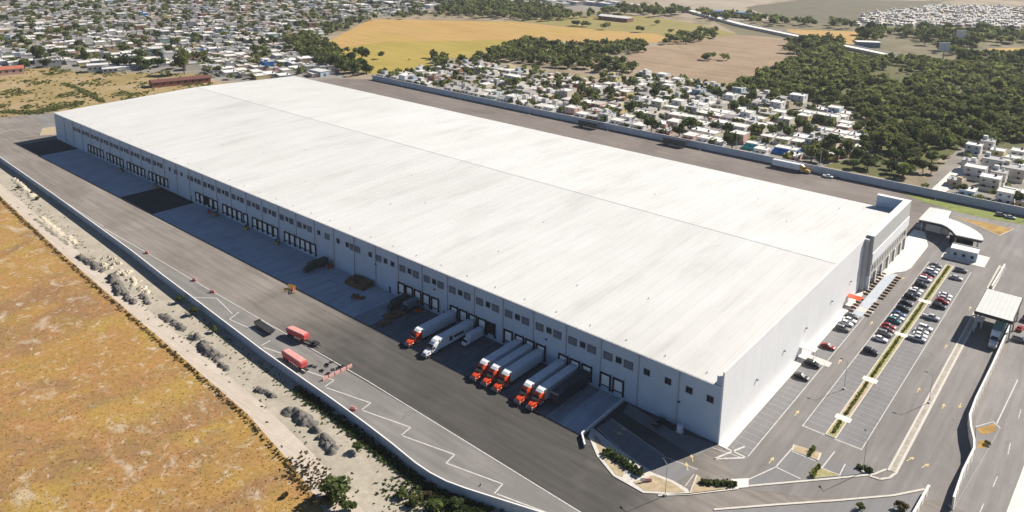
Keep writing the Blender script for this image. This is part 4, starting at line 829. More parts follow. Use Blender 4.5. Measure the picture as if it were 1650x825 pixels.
# ------------------------------------------------------------------ foliage generators
def crown_arrays(Rr, H, n, size, seed, z0=0.0, clumps=7, flat=1.0):
    """leaf-clump quads over several uneven lobes; returns verts (n*4,3) and tones (n,)"""
    g = np.random.default_rng(seed)
    cc = g.normal(size=(clumps, 3)); cc /= np.linalg.norm(cc, axis=1)[:, None]
    cc *= g.uniform(.25, .72, (clumps, 1)); cc[:, 2] = cc[:, 2]*.75+.05
    cr = g.uniform(.34, .58, clumps); ct = g.uniform(-.16, .16, clumps)
    i = g.integers(0, clumps, n); d = g.normal(size=(n, 3)); d /= np.linalg.norm(d, axis=1)[:, None]
    rad = g.uniform(.72, 1.08, (n, 1)); c = cc[i]+d*cr[i][:, None]*rad
    c = c*np.array([Rr, Rr, H/2])+np.array([0, 0, z0+H/2]); c[:, 2] = np.maximum(c[:, 2], z0+.1)
    nrm = d+g.normal(size=(n, 3))*.55; nrm /= np.linalg.norm(nrm, axis=1)[:, None]
    a = np.cross(nrm, g.normal(size=(n, 3))); a /= np.linalg.norm(a, axis=1)[:, None]; b = np.cross(nrm, a)
    s = size*g.uniform(.6, 1.35, (n, 1)); e = g.uniform(.55, 1.0, (n, 1))
    v = np.stack([c-a*s-b*s*e, c+a*s-b*s*e*.7, c+a*s*.8+b*s*e, c-a*s*.9+b*s*e], 1).reshape(-1, 3)
    t = np.clip(.5+ct[i]+g.normal(size=n)*.2, 0, 1)
    return v, t
def quads_mesh(name, v, tones, m, extra=None):
    n = len(tones); me = bpy.data.meshes.new(name)
    me.vertices.add(n*4); me.vertices.foreach_set("co", v.astype(np.float32).ravel())
    me.loops.add(n*4); me.loops.foreach_set("vertex_index", np.arange(n*4, dtype=np.int32))
    me.polygons.add(n); me.polygons.foreach_set("loop_start", np.arange(0, n*4, 4, dtype=np.int32)); me.polygons.foreach_set("loop_total", np.full(n, 4, np.int32))
    at = me.attributes.new("tone", 'FLOAT', 'FACE'); at.data.foreach_set("value", tones.astype(np.float32))
    me.materials.append(m); me.update(calc_edges=True); return me
def trunk_mb(h, r, lean=.1, limbs=4, seed=0, spread=1.0):
    g = random.Random(seed); b = MB(); p = (g.uniform(-lean, lean), g.uniform(-lean, lean), h*.55)
    b.tube((0, 0, 0), p, r, r*.75, 6, cap=False); b.tube(p, (p[0]*1.6, p[1]*1.6, h*.95), r*.75, r*.3, 6)
    for i in range(limbs):
        a = 2*math.pi*(i+g.random()*.5)/limbs; b.tube(p, (p[0]+math.cos(a)*spread*.55, p[1]+math.sin(a)*spread*.55, h*(.85+.2*g.random())), r*.5, r*.18, 5)
    return b
TREE = {}
def tree_proto(kind, var):
    """unit tree: crown radius 1, total height about 2"""
    if (kind, var) not in TREE:
        sd = hash((kind == 'dark', kind == 'mid', var)) % 9999
        hi = 1.75 if var % 2 else 1.45
        v, t = crown_arrays(1.0, hi, 420, .13, 100+var*7+len(kind), z0=.32 if kind != 'scrub' else .02, clumps=6+var % 4)
        cm = quads_mesh("crown", v, t, M_leaf[kind]); tm = trunk_mb(1.1, .075, .08, 4, var, .9).mesh("trunk", M_bark)
        TREE[(kind, var)] = (cm, tm)
    return TREE[(kind, var)]
KW = {'dark': "dark green", 'mid': "mid green", 'olive': "olive green", 'scrub': "dry brownish"}
def tree(x, y, Rr, hs, kind, var, label, group, cat="tree", name="tree", z=0.0):
    cm, tm = tree_proto(kind, var); t = thing(name, label, cat, (x, y, z), random.uniform(0, 6.28), group); t.scale = (Rr, Rr, Rr*hs)
    obj("crown", cm, parent=t)
    if kind != 'scrub': obj("trunk", tm, parent=t)
    return t
TC = []      # candidates: x, y, R, hs, kind, area
def kindpick(w): return random.choices(['dark', 'mid', 'olive'], w)[0]
def fill_px(poly, spacing, r, area, w=(4, 4, 2), hs=(.8, 1.1), skip=None, jit=.5):
    wp = GP(*poly); xs = [p[0] for p in wp]; ys = [p[1] for p in wp]
    x = min(xs)
    while x < max(xs):
        y = min(ys)
        while y < max(ys):
            a, b = x+random.uniform(-jit, jit)*spacing, y+random.uniform(-jit, jit)*spacing
            if inpoly(a, b, wp) and not (skip and skip(a, b)): TC.append((a, b, random.uniform(*r), random.uniform(*hs), kindpick(w), area))
            y += spacing
        x += spacing
clear = GP((1395, 117), (1440, 112), (1485, 116), (1490, 130), (1440, 140), (1395, 138))
fill_px([(1172, 150), (1195, 135), (1240, 118), (1275, 100), (1300, 88), (1350, 87), (1400, 97), (1480, 99), (1560, 106), (1660, 114), (1660, 226), (1600, 236), (1520, 243), (1440, 250), (1402, 246), (1392, 190), (1335, 166), (1250, 158)], 6.6, (2.6, 5.8), "wood", (2, 5, 6), skip=lambda a, b: (inpoly(a, b, clear) and random.random() < .9) or random.random() < .08 or math.sin(a*.045+1)*math.cos(b*.037+.6)+.4*math.sin(a*.11+b*.09) > .93)
fill_px([(1310, 240), (1370, 240), (1400, 232), (1480, 246), (1520, 262), (1500, 278), (1420, 286), (1345, 272), (1310, 258)], 9.5, (3.4, 5.2), "trees behind the rear wall", (6, 4, 1), skip=lambda a, b: random.random() < .22)
fill_px([(455, 62), (495, 60), (530, 76), (560, 100), (600, 118), (565, 126), (520, 108), (470, 82)], 9, (4.2, 6.5), "belt beside the yellow field", (6, 4, 1))
fill_px([(540, 92), (580, 110), (640, 118), (690, 112), (640, 124), (570, 122)], 12, (2.2, 3.6), "belt beside the yellow field", (4, 4, 2), skip=lambda a, b: random.random() < .4)
fill_px([(692, 106), (698, 92), (718, 92), (722, 106), (760, 100), (800, 84), (850, 64), (872, 72), (925, 76), (1000, 72), (1050, 74), (1035, 86), (960, 92), (1000, 104), (1035, 118), (990, 120), (930, 114), (880, 108), (820, 100), (760, 104), (722, 110)], 9, (3.8, 6.4), "hedgerow behind the white estate", (6, 4, 1), skip=lambda a, b: random.random() < .12)
fill_px([(700, 22), (720, 8), (800, 4), (890, 14), (935, 30), (880, 36), (800, 31), (740, 28)], 13, (5, 8), "far treeline behind the orange field", (6, 3, 1))
fill_px([(560, 30), (700, 20), (740, 28), (620, 33)], 16, (4, 6), "far treeline behind the orange field", (3, 3, 4), skip=lambda a, b: random.random() < .4)
fill_px([(930, 30), (1000, 12), (1100, 16), (1120, 28), (1000, 30)], 22, (5, 8), "far treeline behind the orange field", (6, 3, 1), skip=lambda a, b: random.random() < .4)
fill_px([(1066, 72), (1090, 61), (1152, 50), (1158, 63), (1105, 71)], 11, (4, 6.5), "tree row at the brown field", (6, 4, 1))
fill_px([(525, 42), (597, 28), (603, 32), (545, 55), (525, 62)], 15, (4, 5.5), "belt beside the yellow field", (6, 4, 1))
fill_px([(1268, 72), (1300, 66), (1356, 70), (1360, 88), (1300, 95), (1270, 92)], 11, (5, 7.5), "dark grove by the highway", (7, 2, 0))
fill_px([(1540, 92), (1665, 92), (1665, 112), (1540, 106)], 12, (5, 7.5), "dark grove by the highway", (7, 2, 0))
fill_px([(1380, 55), (1420, 52), (1416, 70), (1382, 72)], 13, (6, 9), "dark grove by the highway", (7, 2, 0))
fill_px([(1440, 56), (1560, 56), (1600, 62), (1560, 92), (1500, 84), (1470, 60)], 14, (5, 8.5), "dark grove by the highway", (6, 3, 1), skip=lambda a, b: random.random() < .35)
fill_px([(1560, 60), (1670, 60), (1670, 76), (1590, 74)], 14, (5, 8.5), "dark grove by the highway", (6, 3, 1), skip=lambda a, b: random.random() < .3)
fill_px([(1120, 20), (1260, 34), (1360, 40), (1380, 48), (1260, 44), (1140, 32)], 15, (6, 9), "dark grove by the highway", (6, 3, 0), skip=lambda a, b: random.random() < .35)
for px, py, r, hs, kd, ar in ((583, 97, 7.5, 1.0, 'dark', "yellow field"), (574, 90, 6.0, .8, 'dark', "yellow field"), (613, 95, 4.6, 1.0, 'dark', "yellow field"), (548, 88, 5.5, .9, 'dark', "yellow field"), (560, 86, 5.0, .8, 'dark', "yellow field"), (535, 82, 5.4, .9, 'mid', "yellow field"),
        (659, 98, 1.4, 1, 'dark', "yellow field"), (1142, 97, 6.2, .75, 'dark', "brown field"), (1150, 95, 5.0, .7, 'mid', "brown field"), (1168, 97, 5.4, .75, 'mid', "brown field"), (1135, 97, 4.0, .7, 'dark', "brown field"), (976, 48, 7, .8, 'dark', "pasture"), (1033, 52, 7, .7, 'dark', "pasture"), (1060, 40, 6, .7, 'mid', "pasture"), (1080, 54, 5, .7, 'dark', "pasture"), (930, 42, 9, .5, 'dark', "pasture"), (945, 43, 8, .5, 'dark', "pasture"),
        (297, 120, 8.0, 1.35, 'olive', "dry lot edge"), (60, 104, 8.5, 1.2, 'dark', "dry lot edge"), (75, 108, 6.0, .8, 'dark', "dry lot edge"), (40, 112, 6, .8, 'mid', "dry lot edge"), (190, 108, 6, .9, 'dark', "dry lot edge"), (205, 110, 7, .9, 'dark', "dry lot edge"), (222, 110, 6.5, .9, 'mid', "dry lot edge"), (240, 111, 6, .8, 'dark', "dry lot edge"), (262, 108, 6, .9, 'mid', "dry lot edge"), (280, 112, 5, .9, 'dark', "dry lot edge"), (90, 118, 4.4, .8, 'mid', "dry lot edge"), (315, 100, 6, 1, 'dark', "dry lot edge"), (350, 118, 5, .8, 'dark', "dry lot edge"), (375, 128, 4, .8, 'mid', "dry lot edge"),
        (1255, 155, 4.5, 1, 'dark', "estate"), (1560, 262, 3.6, 1.0, 'olive', "right-hand houses"), (1548, 252, 3.2, 1, 'mid', "right-hand houses"), (1600, 262, 3.0, 1, 'dark', "right-hand houses"), (1552, 312, 3.4, .9, 'dark', "right-hand houses"), (1620, 318, 3.8, 1, 'dark', "right-hand houses"), (1640, 330, 3.6, 1, 'dark', "right-hand houses"), (1575, 325, 2.8, .9, 'mid', "right-hand houses"), (1632, 295, 3.2, 1, 'dark', "right-hand houses"), (1520, 262, 3.0, 1, 'mid', "right-hand houses"),
        (1490, 305, 2.4, .8, 'olive', "right-hand houses"), (1588, 300, 2.6, 1, 'dark', "right-hand houses"), (1612, 285, 2.8, 1, 'mid', "right-hand houses"), (1600, 318, 2.6, .9, 'dark', "right-hand houses"), (1580, 270, 2.6, 1, 'dark', "right-hand houses"), (1640, 270, 3.0, 1, 'mid', "right-hand houses"), (1622, 305, 2.4, 1, 'olive', "right-hand houses"), (1455, 288, 4.6, 1.15, 'mid', "trees behind the rear wall"), (1500, 280, 3.6, 1.05, 'dark', "trees behind the rear wall")):
    x, y = G(px, py); TC.append((x, y, r, hs, kd, ar))

fill_px([(1380, 52), (1500, 54), (1680, 57), (1680, 64), (1500, 62), (1380, 58)], 15, (6, 9), "dark grove by the highway", (7, 2, 0), skip=lambda a, b: random.random() < .15)
fill_px([(1000, 14), (1060, 16), (1110, 26), (1040, 26), (980, 22)], 17, (6, 9), "far treeline behind the orange field", (6, 3, 0), skip=lambda a, b: random.random() < .2)
# ------------------------------------------------------------------ houses
HC = []     # candidates: x, y, rz, storeys, w, d, colour, area, row
COL = {'white': (.58, .57, .55), 'cream': (.54, .49, .40), 'pale grey': (.36, .36, .36), 'pink': (.52, .34, .29), 'tan': (.44, .34, .22), 'pale blue': (.34, .44, .52), 'mint': (.38, .50, .42), 'brick': (.30, .15, .10), 'yellow': (.56, .46, .22), 'turquoise': (.07, .40, .42), 'bright blue': (.03, .17, .48)}
CN = list(COL)
def pickcol(w=(40, 14, 14, 5, 6, 4, 2, 4, 3, 0, 0)): return random.choices(CN, w)[0]
rows_y = [269.5, 284.5, 302.5, 314.5, 332.5, 344.5, 362.5, 374.5, 392.5, 404.5, 422.5, 434.5]
for r_i, y in enumerate(rows_y):
    x = -452.0
    while x < -50:
        x += 8.6+random.uniform(0, 1.2)
        if not inpoly(x, y, EST) or inpoly(x-4, y+5, EST) is False: continue
        u = random.random()
        if u < .33: TC.append((x, y+random.uniform(-4, 4), random.uniform(3.2, 5.6), random.uniform(.8, 1.1), kindpick((5, 4, 2)), "estate")); continue
        if u < .37: continue
        if r_i == 0 and x > -80: continue
        HC.append((x, y+random.uniform(-.5, .5), 0.0 if r_i % 2 == 0 else math.pi, 2 if random.random() < .16 else 1, random.uniform(7.4, 8.8), random.uniform(9, 11), pickcol((52, 14, 8, 4, 5, 4, 2, 3, 3, 0, 0)), "estate", r_i))
        if random.random() < .55: TC.append((x+random.uniform(-2, 2), y+(-6.4 if r_i % 2 == 0 else 6.4), random.uniform(1.8, 3.8), random.uniform(.9, 1.2), kindpick((5, 4, 2)), "estate"))
for r_i, y in enumerate((268.5, 283, 304, 318, 340, 354, 374)):
    x = -8
    while x < 128:
        x += 8.2
        if inpoly(x, y, EST2) and random.random() < .72 and PX(x, y)[0] < 1720 and PX(x, y)[0] > 1535+max(0, (300-PX(x, y)[1]))*.1: HC.append((x, y, 0.0 if r_i % 2 == 0 else math.pi, 2 if random.random() < .4 else 1, 6.8, 9, pickcol((60, 14, 8, 3, 4, 3, 0, 2, 2, 0, 0)), "right-hand", r_i))
for px, py, c, st, w_, dp in ((1213, 240, 'turquoise', 1, 10, 7), (1264, 248, 'bright blue', 1, 13, 8), (1282, 166, 'white', 2, 11, 10), (1568, 288, 'white', 2, 10, 9), (1600, 275, 'white', 2, 12, 10), (1592, 305, 'cream', 2, 9, 9), (1630, 290, 'cream', 2, 11, 11), (1566, 250, 'white', 2, 8, 8)):
    x, y = G(px, py); HC[:] = [h for h in HC if math.hypot(h[0]-x, h[1]-y) > (9 if w_ > 8.5 else 7)]; HC.append((x, y+dp/2, 0.0, st, w_, dp, c, "special", 0))
TOWN = [(-220, 106), (0, 106), (55, 104), (140, 112), (330, 114), (350, 127), (430, 128), (500, 124), (545, 121), (505, 98), (450, 70), (455, 58), (520, 60), (530, 42), (590, 28), (680, 24), (690, 12), (830, 5), (980, 8), (980, -25), (-220, -40)]
th = R(-14); ca, sa = math.cos(th), math.sin(th)
for iu in range(-10, 130):
    for iv in range(-40, 150):
        big = iv % 2; u, v = iu*16.5, iv*16.0+(3.5 if big else 0)
        x, y = -430-(u*ca-v*sa)*1.0, 60+(u*sa+v*ca)
        if v > 2100 or x > -430: continue
        p = PX(x, y, 0); v3 = Vector((x, y, 0))-CAM
        if v3.dot(d_) < 50 or not (-40 < p[0] < 990) or not inpoly(p[0], p[1], TOWN): continue
        far = p[1] < 45; q = random.random()
        if random.random() < .45: TC.append((x+random.uniform(-8, 8), y+random.uniform(-8, 8), random.uniform(2.6, 5.0), random.uniform(.75, 1.05), kindpick((4, 4, 2)), "town"))
        if q < (.26 if not far else .24): TC.append((x, y, random.uniform(3.6, 6.6), random.uniform(.75, 1.05), kindpick((5, 4, 1)), "town")); continue
        if q < .32 or (far and q < .40): continue
        HC.append((x+random.uniform(-1, 1), y+random.uniform(-1, 1), th+random.choice([0, math.pi])+random.uniform(-.05, .05), 2 if random.random() < .16 else 1, random.uniform(10.5, 15.5), random.uniform(9, 13), pickcol((22, 14, 40, 5, 9, 5, 2, 6, 2, .5, .4)), "town", 0))
for iu in range(0, 60):
    for iv in range(0, 46):
        x, y = -300+iu*11+(iv % 3), 1000+iv*16; p = PX(x, y)
        if inpoly(p[0], p[1], [(1370, 42), (1395, 24), (1500, 10), (1680, 12), (1680, 46), (1500, 42)]) and random.random() < .72: HC.append((x, y, 0.0, 1, 8.5, 9, pickcol((60, 20, 8, 4, 4, 0, 0, 0, 0, 0, 0)), "far", 0))
for iu in range(26):
    x, y = G(470+iu*22+random.uniform(-8, 8), random.uniform(3, 14)); HC.append((x, y, th, 2, random.uniform(16, 34), 16, pickcol((40, 10, 20, 0, 0, 20, 4, 0, 0, 0, 0)), "far", 0))
def hsize(h): q = PX(h[0], h[1])[2]; return F*(h[4]+(2.8*h[3]))/q
def seen(x, y, m=25):
    p = PX(x, y); return -m < p[0] < 1650+m and -m < p[1] < 825+m
HC = [h for h in HC if seen(h[0], h[1], 15)]
HC.sort(key=lambda h: -hsize(h)-(500 if h[7] == "special" else 0))
HI, HS = HC[:285], HC[285:]
# meshes of a house by storeys / colour / variant
HM = {}
def house_parts(st, w_, d_p, colour, var):
    w_ = round(w_*2)/2; d_p = round(d_p); k = (st, w_, d_p, colour, var)
    if k in HM: return HM[k]
    wm = mk("render_"+colour.replace(' ', '_'), COL[colour], .85, .12, .5); rm = [mk("roof_lime", (.58, .565, .53), .9, .15, .5), mk("roof_white", (.66, .65, .63), .8, .1, .5), mk("roof_grey", (.34, .335, .33), .9, .15, .5)][var % 3]
    h = 2.9*st; a, b = w_/2, d_p/2; P_ = []
    P_.append(("wall", MB().box(-a, a, -b, b, 0, h, bot=False).mesh("wall", wm)))
    r = MB().box(-a-.12, a+.12, -b-.12, b+.12, h, h+.18)
    for q in ((-a-.12, a+.12, -b-.12, -b+.08), (-a-.12, a+.12, b-.08, b+.12), (-a-.12, -a+.08, -b+.08, b-.08), (a-.08, a+.12, -b+.08, b-.08)): r.box(*q, h+.18, h+.55)
    P_.append(("roof", r.mesh("roof", rm)))
    for s in range(st):
        for x in (-.28*w_, .24*w_) if s or var % 2 else (.26*w_,):
            P_.append(("window", MB().box(x-.65, x+.65, -b-.05, -b+.02, 2.9*s+1.0, 2.9*s+2.2).mesh("window", M_dark)))
    P_.append(("window", MB().box(a-.02, a+.05, -.7, .7, 2.9*(st-1)+1.0, 2.9*(st-1)+2.2).mesh("window", M_dark)))
    P_.append(("window", MB().box(-.7, .7, b-.02, b+.05, 2.9*(st-1)+1.0, 2.9*(st-1)+2.2).mesh("window", M_dark)))
    P_.append(("door", MB().box(-.2*w_-.5, -.2*w_+.5, -b-.06, -b+.02, 0, 2.1).mesh("door", M_bark)))
    if var % 4 != 3: P_.append(("water_tank", MB().tube((a*.4, b*.4, h+.2), (a*.4, b*.4, h+1.3), .62, n=10).tube((a*.4, b*.4, h+1.3), (a*.4, b*.4, h+1.6), .62, .22, 10).mesh("water_tank", M_chassis if var % 2 else M_trailer)))
    if var == 2: P_.append(("stair_house", MB().box(-a+.3, -a+2.6, b-2.8, b-.3, h+.18, h+2.4).mesh("stair_house", wm)))
    P_.append(("yard_wall", MB().loft([[(x_, y_, 0), (x_, y_, 1.9), (x_+.15*q_, y_+.15, 1.9), (x_+.15*q_, y_+.15, 0)] for x_, y_, q_ in ((a-.15, -b-.22, 1), (a-.15, -b-4, -1), (-a, -b-4, 1), (-a, -b-.22, 1))]).mesh("yard_wall", wm)))
    HM[k] = P_; return P_
PROTO = {}
def house(h, label, group):
    x, y, rz, st, w_, dp, colour, area, row = h; var = random.randrange(4)
    parts = house_parts(st, w_, dp, colour, var); t = thing("house", label, "house", (x, y, .03), rz, group)
    for n, me in parts: obj(n, me, parent=t)
SPL = {0: "turquoise one-storey house close behind the rear wall", 1: "bright blue one-storey house close behind the rear wall", 2: "big white two-storey house at the wood's left corner", 3: "white two-storey house beside the pale street at right", 4: "large white two-storey house behind the others at far right",
       5: "cream two-storey house nearest the rear wall at far right", 6: "large cream two-storey house at the right picture edge", 7: "lone white two-storey house against the wood at far right"}
SPC = {}
AREA = {"estate": "row of the estate behind the rear wall", "right-hand": "row of the far right estate", "town": "row of the hazy town at upper left"}
HI.sort(key=lambda h: (h[7], h[8], PX(h[0], h[1])[0]))
spx = {(1213, 240): 0}; cnt = {}
town_i = sorted([h for h in HI if h[7] == "town"], key=lambda h: -PX(h[0], h[1])[1])
town_row = {id(h): i//12 for i, h in enumerate(town_i)}
town_pos = {}
for rr in set(town_row.values()):
    for i, h in enumerate(sorted([h for h in town_i if town_row[id(h)] == rr], key=lambda h: PX(h[0], h[1])[0])): town_pos[id(h)] = i+1
sp = 0; sp_order = ['turquoise', 'bright blue']
for h in HI:
    st = 'two-storey' if h[3] == 2 else 'one-storey'
    if h[7] == "special":
        p = PX(h[0], h[1]-h[5]/2); j = min(range(8), key=lambda i: math.hypot(p[0]-(1213, 1264, 1282, 1568, 1600, 1592, 1630, 1566)[i], p[1]-(240, 248, 166, 288, 275, 305, 290, 250)[i])); house(h, SPL[j], None); continue
    if h[7] == "town": house(h, f"{h[6]} {st} house, {ORD(town_pos[id(h)])} from left in the {ORD(town_row[id(h)]+1)} row of the left town", "houses of the town at upper left"); continue
    if h[7] == 'far': cnt['far'] = cnt.get('far', 0)+1; house(h, f"wide {h[6]} building at the hazy top edge behind the fields, {ORD(cnt['far'])} from left", 'wide buildings at the top edge'); continue
    k = (h[7], h[8]); cnt[k] = cnt.get(k, 0)+1
    house(h, f"{h[6]} {st} house, {ORD(cnt[k])} from left in the {ORD(h[8]+1)} {'estate row behind the wall' if h[7] == 'estate' else 'row at far right'}", "houses of the white estate" if h[7] == "estate" else "houses at the far right")
# all the smaller houses: one mesh of boxes with their own colours
def house_mass(name, hs):
    V, Fc, CL, MI = [], [], [], []
    for x, y, rz, st, w_, dp, colour, area, row in hs:
        c, s = math.cos(rz), math.sin(rz); hh = 2.9*st+random.uniform(-.2, .8); a, b = w_/2, dp/2; col = np.array(COL[colour]); rc = np.array((.62, .60, .56)) if area == 'far' else np.array(random.choice([(.52, .50, .47), (.58, .57, .55), (.34, .33, .32), (.24, .235, .23), (.29, .275, .26), (.42, .38, .33)]))
        def bx(x0, x1, y0, y1, z0, z1, wc, tc):
            n = len(V)
            for zz in (z0, z1):
                for px_, py_ in ((x0, y0), (x1, y0), (x1, y1), (x0, y1)): V.append((x+px_*c-py_*s, y+px_*s+py_*c, zz))
            for f in ((0, 1, 5, 4), (1, 2, 6, 5), (2, 3, 7, 6), (3, 0, 4, 7)): Fc.append(tuple(n+i for i in f)); CL.append(wc)
            Fc.append((n+4, n+5, n+6, n+7)); CL.append(tc)
        bx(-a, a, -b, b, 0, hh, col, rc)
        if random.random() < .45: bx(-a, -a+w_*.45, b-dp*.4, b, hh, hh+2.4, col, rc)
        if random.random() < .6: q = random.uniform(-a*.5, a*.5); bx(q-.6, q+.6, -.6, .6, hh, hh+1.4, np.array((.05, .05, .055)), np.array((.05, .05, .055)))
        if random.random() < .5: bx(-a-3.2, -a, -b*.7, b*.3, 0, 2.4, col*.9, np.array((.33, .31, .29)))
        for sgn in (-1, 1):     # window and door openings, set 3 cm proud
            yy = sgn*(b+.03)
            for qx in (-.25*w_, .22*w_): bx(qx-.7, qx+.7, min(yy, yy-sgn*.05), max(yy, yy-sgn*.05), hh-2.0, hh-.8, np.array((.02, .022, .028)), np.array((.02, .022, .028)))
    me = bpy.data.meshes.new(name); me.from_pydata(V, [], Fc)
    at = me.attributes.new("hue", 'FLOAT_COLOR', 'FACE'); at.data.foreach_set("color", np.column_stack([np.array(CL), np.ones(len(CL))]).astype(np.float32).ravel())
    m, t_, b_ = nodes("many_renders", .85, .2); q = t_.nodes.new("ShaderNodeAttribute"); q.attribute_name = "hue"
    n = noise(t_, pos(t_), .25, 4, .6); t_.links.new(mix(t_, q.outputs["Color"], ramp(t_, n, [(.3, (.84,)*3), (.7, (1.05,)*3)]), 1.0, 'MULTIPLY'), b_.inputs["Base Color"])
    me.materials.append(m); o = bpy.data.objects.new(name, me); C.objects.link(o); tag(o, "hundreds of small pale houses of the far town and distant estates", "houses", None, 'stuff')
house_mass("distant_houses", HS)
# ------------------------------------------------------------------ trees: the largest in view one by one, the rest as one mass
SPX = [(h[0], h[1]-h[5]/2) for h in HC if h[7] == 'special']      # keep the view of the coloured houses open, as in the photograph
TC = [t for t in TC if seen(t[0], t[1], 20) and not any(-7 < t[0]-x < 10 and -12 < t[1]-y < 2 for x, y in SPX)]
TC.sort(key=lambda t: -t[2]*F/PX(t[0], t[1])[2])
TI, TS = TC[:280], TC[280:]
bya = {}
for t in TI: bya.setdefault(t[5], []).append(t)
AN = {"wood": "in the wood at right", "trees behind the rear wall": "behind the rear wall's right half", "belt beside the yellow field": "in the belt left of the yellow field", "hedgerow behind the white estate": "in the hedgerow behind the estate", "far treeline behind the orange field": "in the far treeline", "tree row at the brown field": "in the row at the brown field",
      "dark grove by the highway": "in the grove by the highway", "yellow field": "standing in the yellow field", "brown field": "standing in the brown field", "pasture": "standing in the far pasture", "dry lot edge": "along the dry lot's back edge", "estate": "among the estate houses", "right-hand houses": "among the far right houses", "town": "in the left town"}
for ar, lst in bya.items():
    lst.sort(key=lambda t: -PX(t[0], t[1])[1]); nr = max(1, round(len(lst)/14)); per = math.ceil(len(lst)/nr)
    for r_ in range(nr):
        sub = sorted(lst[r_*per:(r_+1)*per], key=lambda t: PX(t[0], t[1])[0])
        for i, t in enumerate(sub):
            rowtxt = f", {ORD(r_+1)} row back" if nr > 1 else ""
            tree(t[0], t[1], t[2], t[3], t[4], random.randrange(6), f"{KW[t[4]]} tree {AN[ar]}{rowtxt}, {ORD(i+1)} from left", "trees "+AN[ar])
if TS:
    V, T, MK = [], [], []
    for i, (x, y, r, hs, kd, ar) in enumerate(TS):
        n = 84 if ar == "wood" else 50
        v, t = crown_arrays(r, r*hs*1.5, n, r*.24, i+5000, z0=r*.25, clumps=5); v = v+np.array([x, y, 0]); off_ = {'dark': -.22, 'mid': .0, 'olive': .22}[kd]+rng.uniform(-.22, .26)
        V.append(v); T.append(np.clip(t+off_, 0, 1))
    o = bpy.data.objects.new("distant_trees", quads_mesh("distant_trees", np.concatenate(V), np.concatenate(T), foliage("far_foliage", (.038, .052, .018), (.180, .200, .070)))); C.objects.link(o)
    tag(o, "mass of smaller trees of the wood, treelines and far town", "trees", None, 'stuff')
# ------------------------------------------------------------------ hedges, bushes, scrub and spoil heaps
def hedge(x0, y0, x1, y1, label, kind='olive', w_=.55, h=.9, group="hedges of the car park islands"):
    l = math.hypot(x1-x0, y1-y0); a = math.atan2(y1-y0, x1-x0); n = max(6, int(l*16*max(1, w_*2.2))); g = np.random.default_rng(int(abs(x0*7+y0*13))+3)
    c = np.column_stack([g.uniform(0, l, n), g.normal(0, w_*.4, n), g.uniform(.1, h, n)*(.7+.3*np.sin(g.uniform(0, 6, n)))])
    d = g.normal(size=(n, 3)); d /= np.linalg.norm(d, axis=1)[:, None]; e = np.cross(d, g.normal(size=(n, 3))); e /= np.linalg.norm(e, axis=1)[:, None]; f = np.cross(d, e); s = g.uniform(.15, .36, (n, 1))
    v = np.stack([c-e*s-f*s, c+e*s-f*s, c+e*s+f*s, c-e*s+f*s], 1).reshape(-1, 3)
    o = bpy.data.objects.new("hedge", quads_mesh("hedge", v, np.clip(g.normal(.5, .25, n), 0, 1), M_leaf[kind])); C.objects.link(o); o.location = (x0, y0, .2); o.rotation_euler = (0, 0, a)
    return tag(o, label, "hedge", group)
for i in range(0, len(ends), 2):
    a, b = ends[i]+2, ends[i+1]-2; hedge(20.7, a, 20.7, b, f"low olive hedge in the car park median, {ORD(i//2+1)} segment from the near end", 'olive', .35, .55)
P0, P1 = G(976, 728), G(1034, 768); hedge(*P0, *P1, "thick green hedge on the corner island beside the shaded stalls", 'dark', 1.5, 1.3)
P0, P1 = G(1128, 779), G(1186, 783); hedge(*P0, *P1, "low hedge on the thin island at the access road bend", 'dark', 1.1, .9)
P0, P1 = G(1380, 755), G(1405, 760); hedge(*P0, *P1, "dark little hedge at the tip of the south islands", 'dark', .9, .9)
P0, P1 = G(1303, 735), G(1313, 722); hedge(*P0, *P1, "short hedge on the tan soil south island", 'olive', .6, .8)
P0, P1 = G(1308, 770), G(1320, 752); hedge(*P0, *P1, "short hedge on the triangular south island", 'olive', .6, .8)
def bush(x, y, r, hs, kind, label, group=None): return tree(x, y, r, hs, kind, random.randrange(6), label, group, "bush", "bush")
B_ = [(545, 806, 3.6, .8, 'mid', "big round green bush on the field edge beside the track"), (528, 815, 2.4, .7, 'olive', "olive bush left of the big round field bush"), (562, 822, 2.2, .7, 'mid', "green bush below the big round field bush"),
      (648, 800, 1.6, .7, 'mid', "green bush outside the wall bend, leftmost"), (672, 812, 1.9, .7, 'olive', "olive bush outside the wall bend, second"), (700, 822, 2.2, .7, 'mid', "green bush outside the wall bend at the bottom edge"), (735, 818, 1.8, .7, 'dark', "dark bush in the wall's shade at the bottom edge"), (690, 800, 1.2, .7, 'scrub', "dry bush outside the wall bend"),
      (290, 487, 1.6, .9, 'dark', "dark bush in the wall's shade, left one"), (312, 508, 1.8, .9, 'dark', "dark bush in the wall's shade, right one"), (345, 535, 1.3, .8, 'mid', "small green bush in the wall's shade"), (575, 728, 1.5, .8, 'mid', "green bush between dirt heap and boundary wall"), (1452, 822, 1.6, .8, 'scrub', "brown bush beside the short white wall at the bottom"), (1385, 822, 1.1, .8, 'mid', "small green bush at the bottom edge"),
      (1590, 718, .8, .8, 'mid', "small bright shrub on the narrow island by the kinked wall"), (460, 800, 1.1, .6, 'scrub', "dry shrub on the ochre field near the track"), (30, 305, 1.3, .7, 'olive', "small bush on the pale verge at the far left"), (62, 322, 1.3, .7, 'olive', "second small bush on the pale verge, far left"), (52, 312, 1.0, .7, 'mid', "third small bush on the pale verge, far left")]
for px, py, r, hs, kd, lb in B_: x, y = G(px, py); bush(x, y, r, hs, kd, lb)
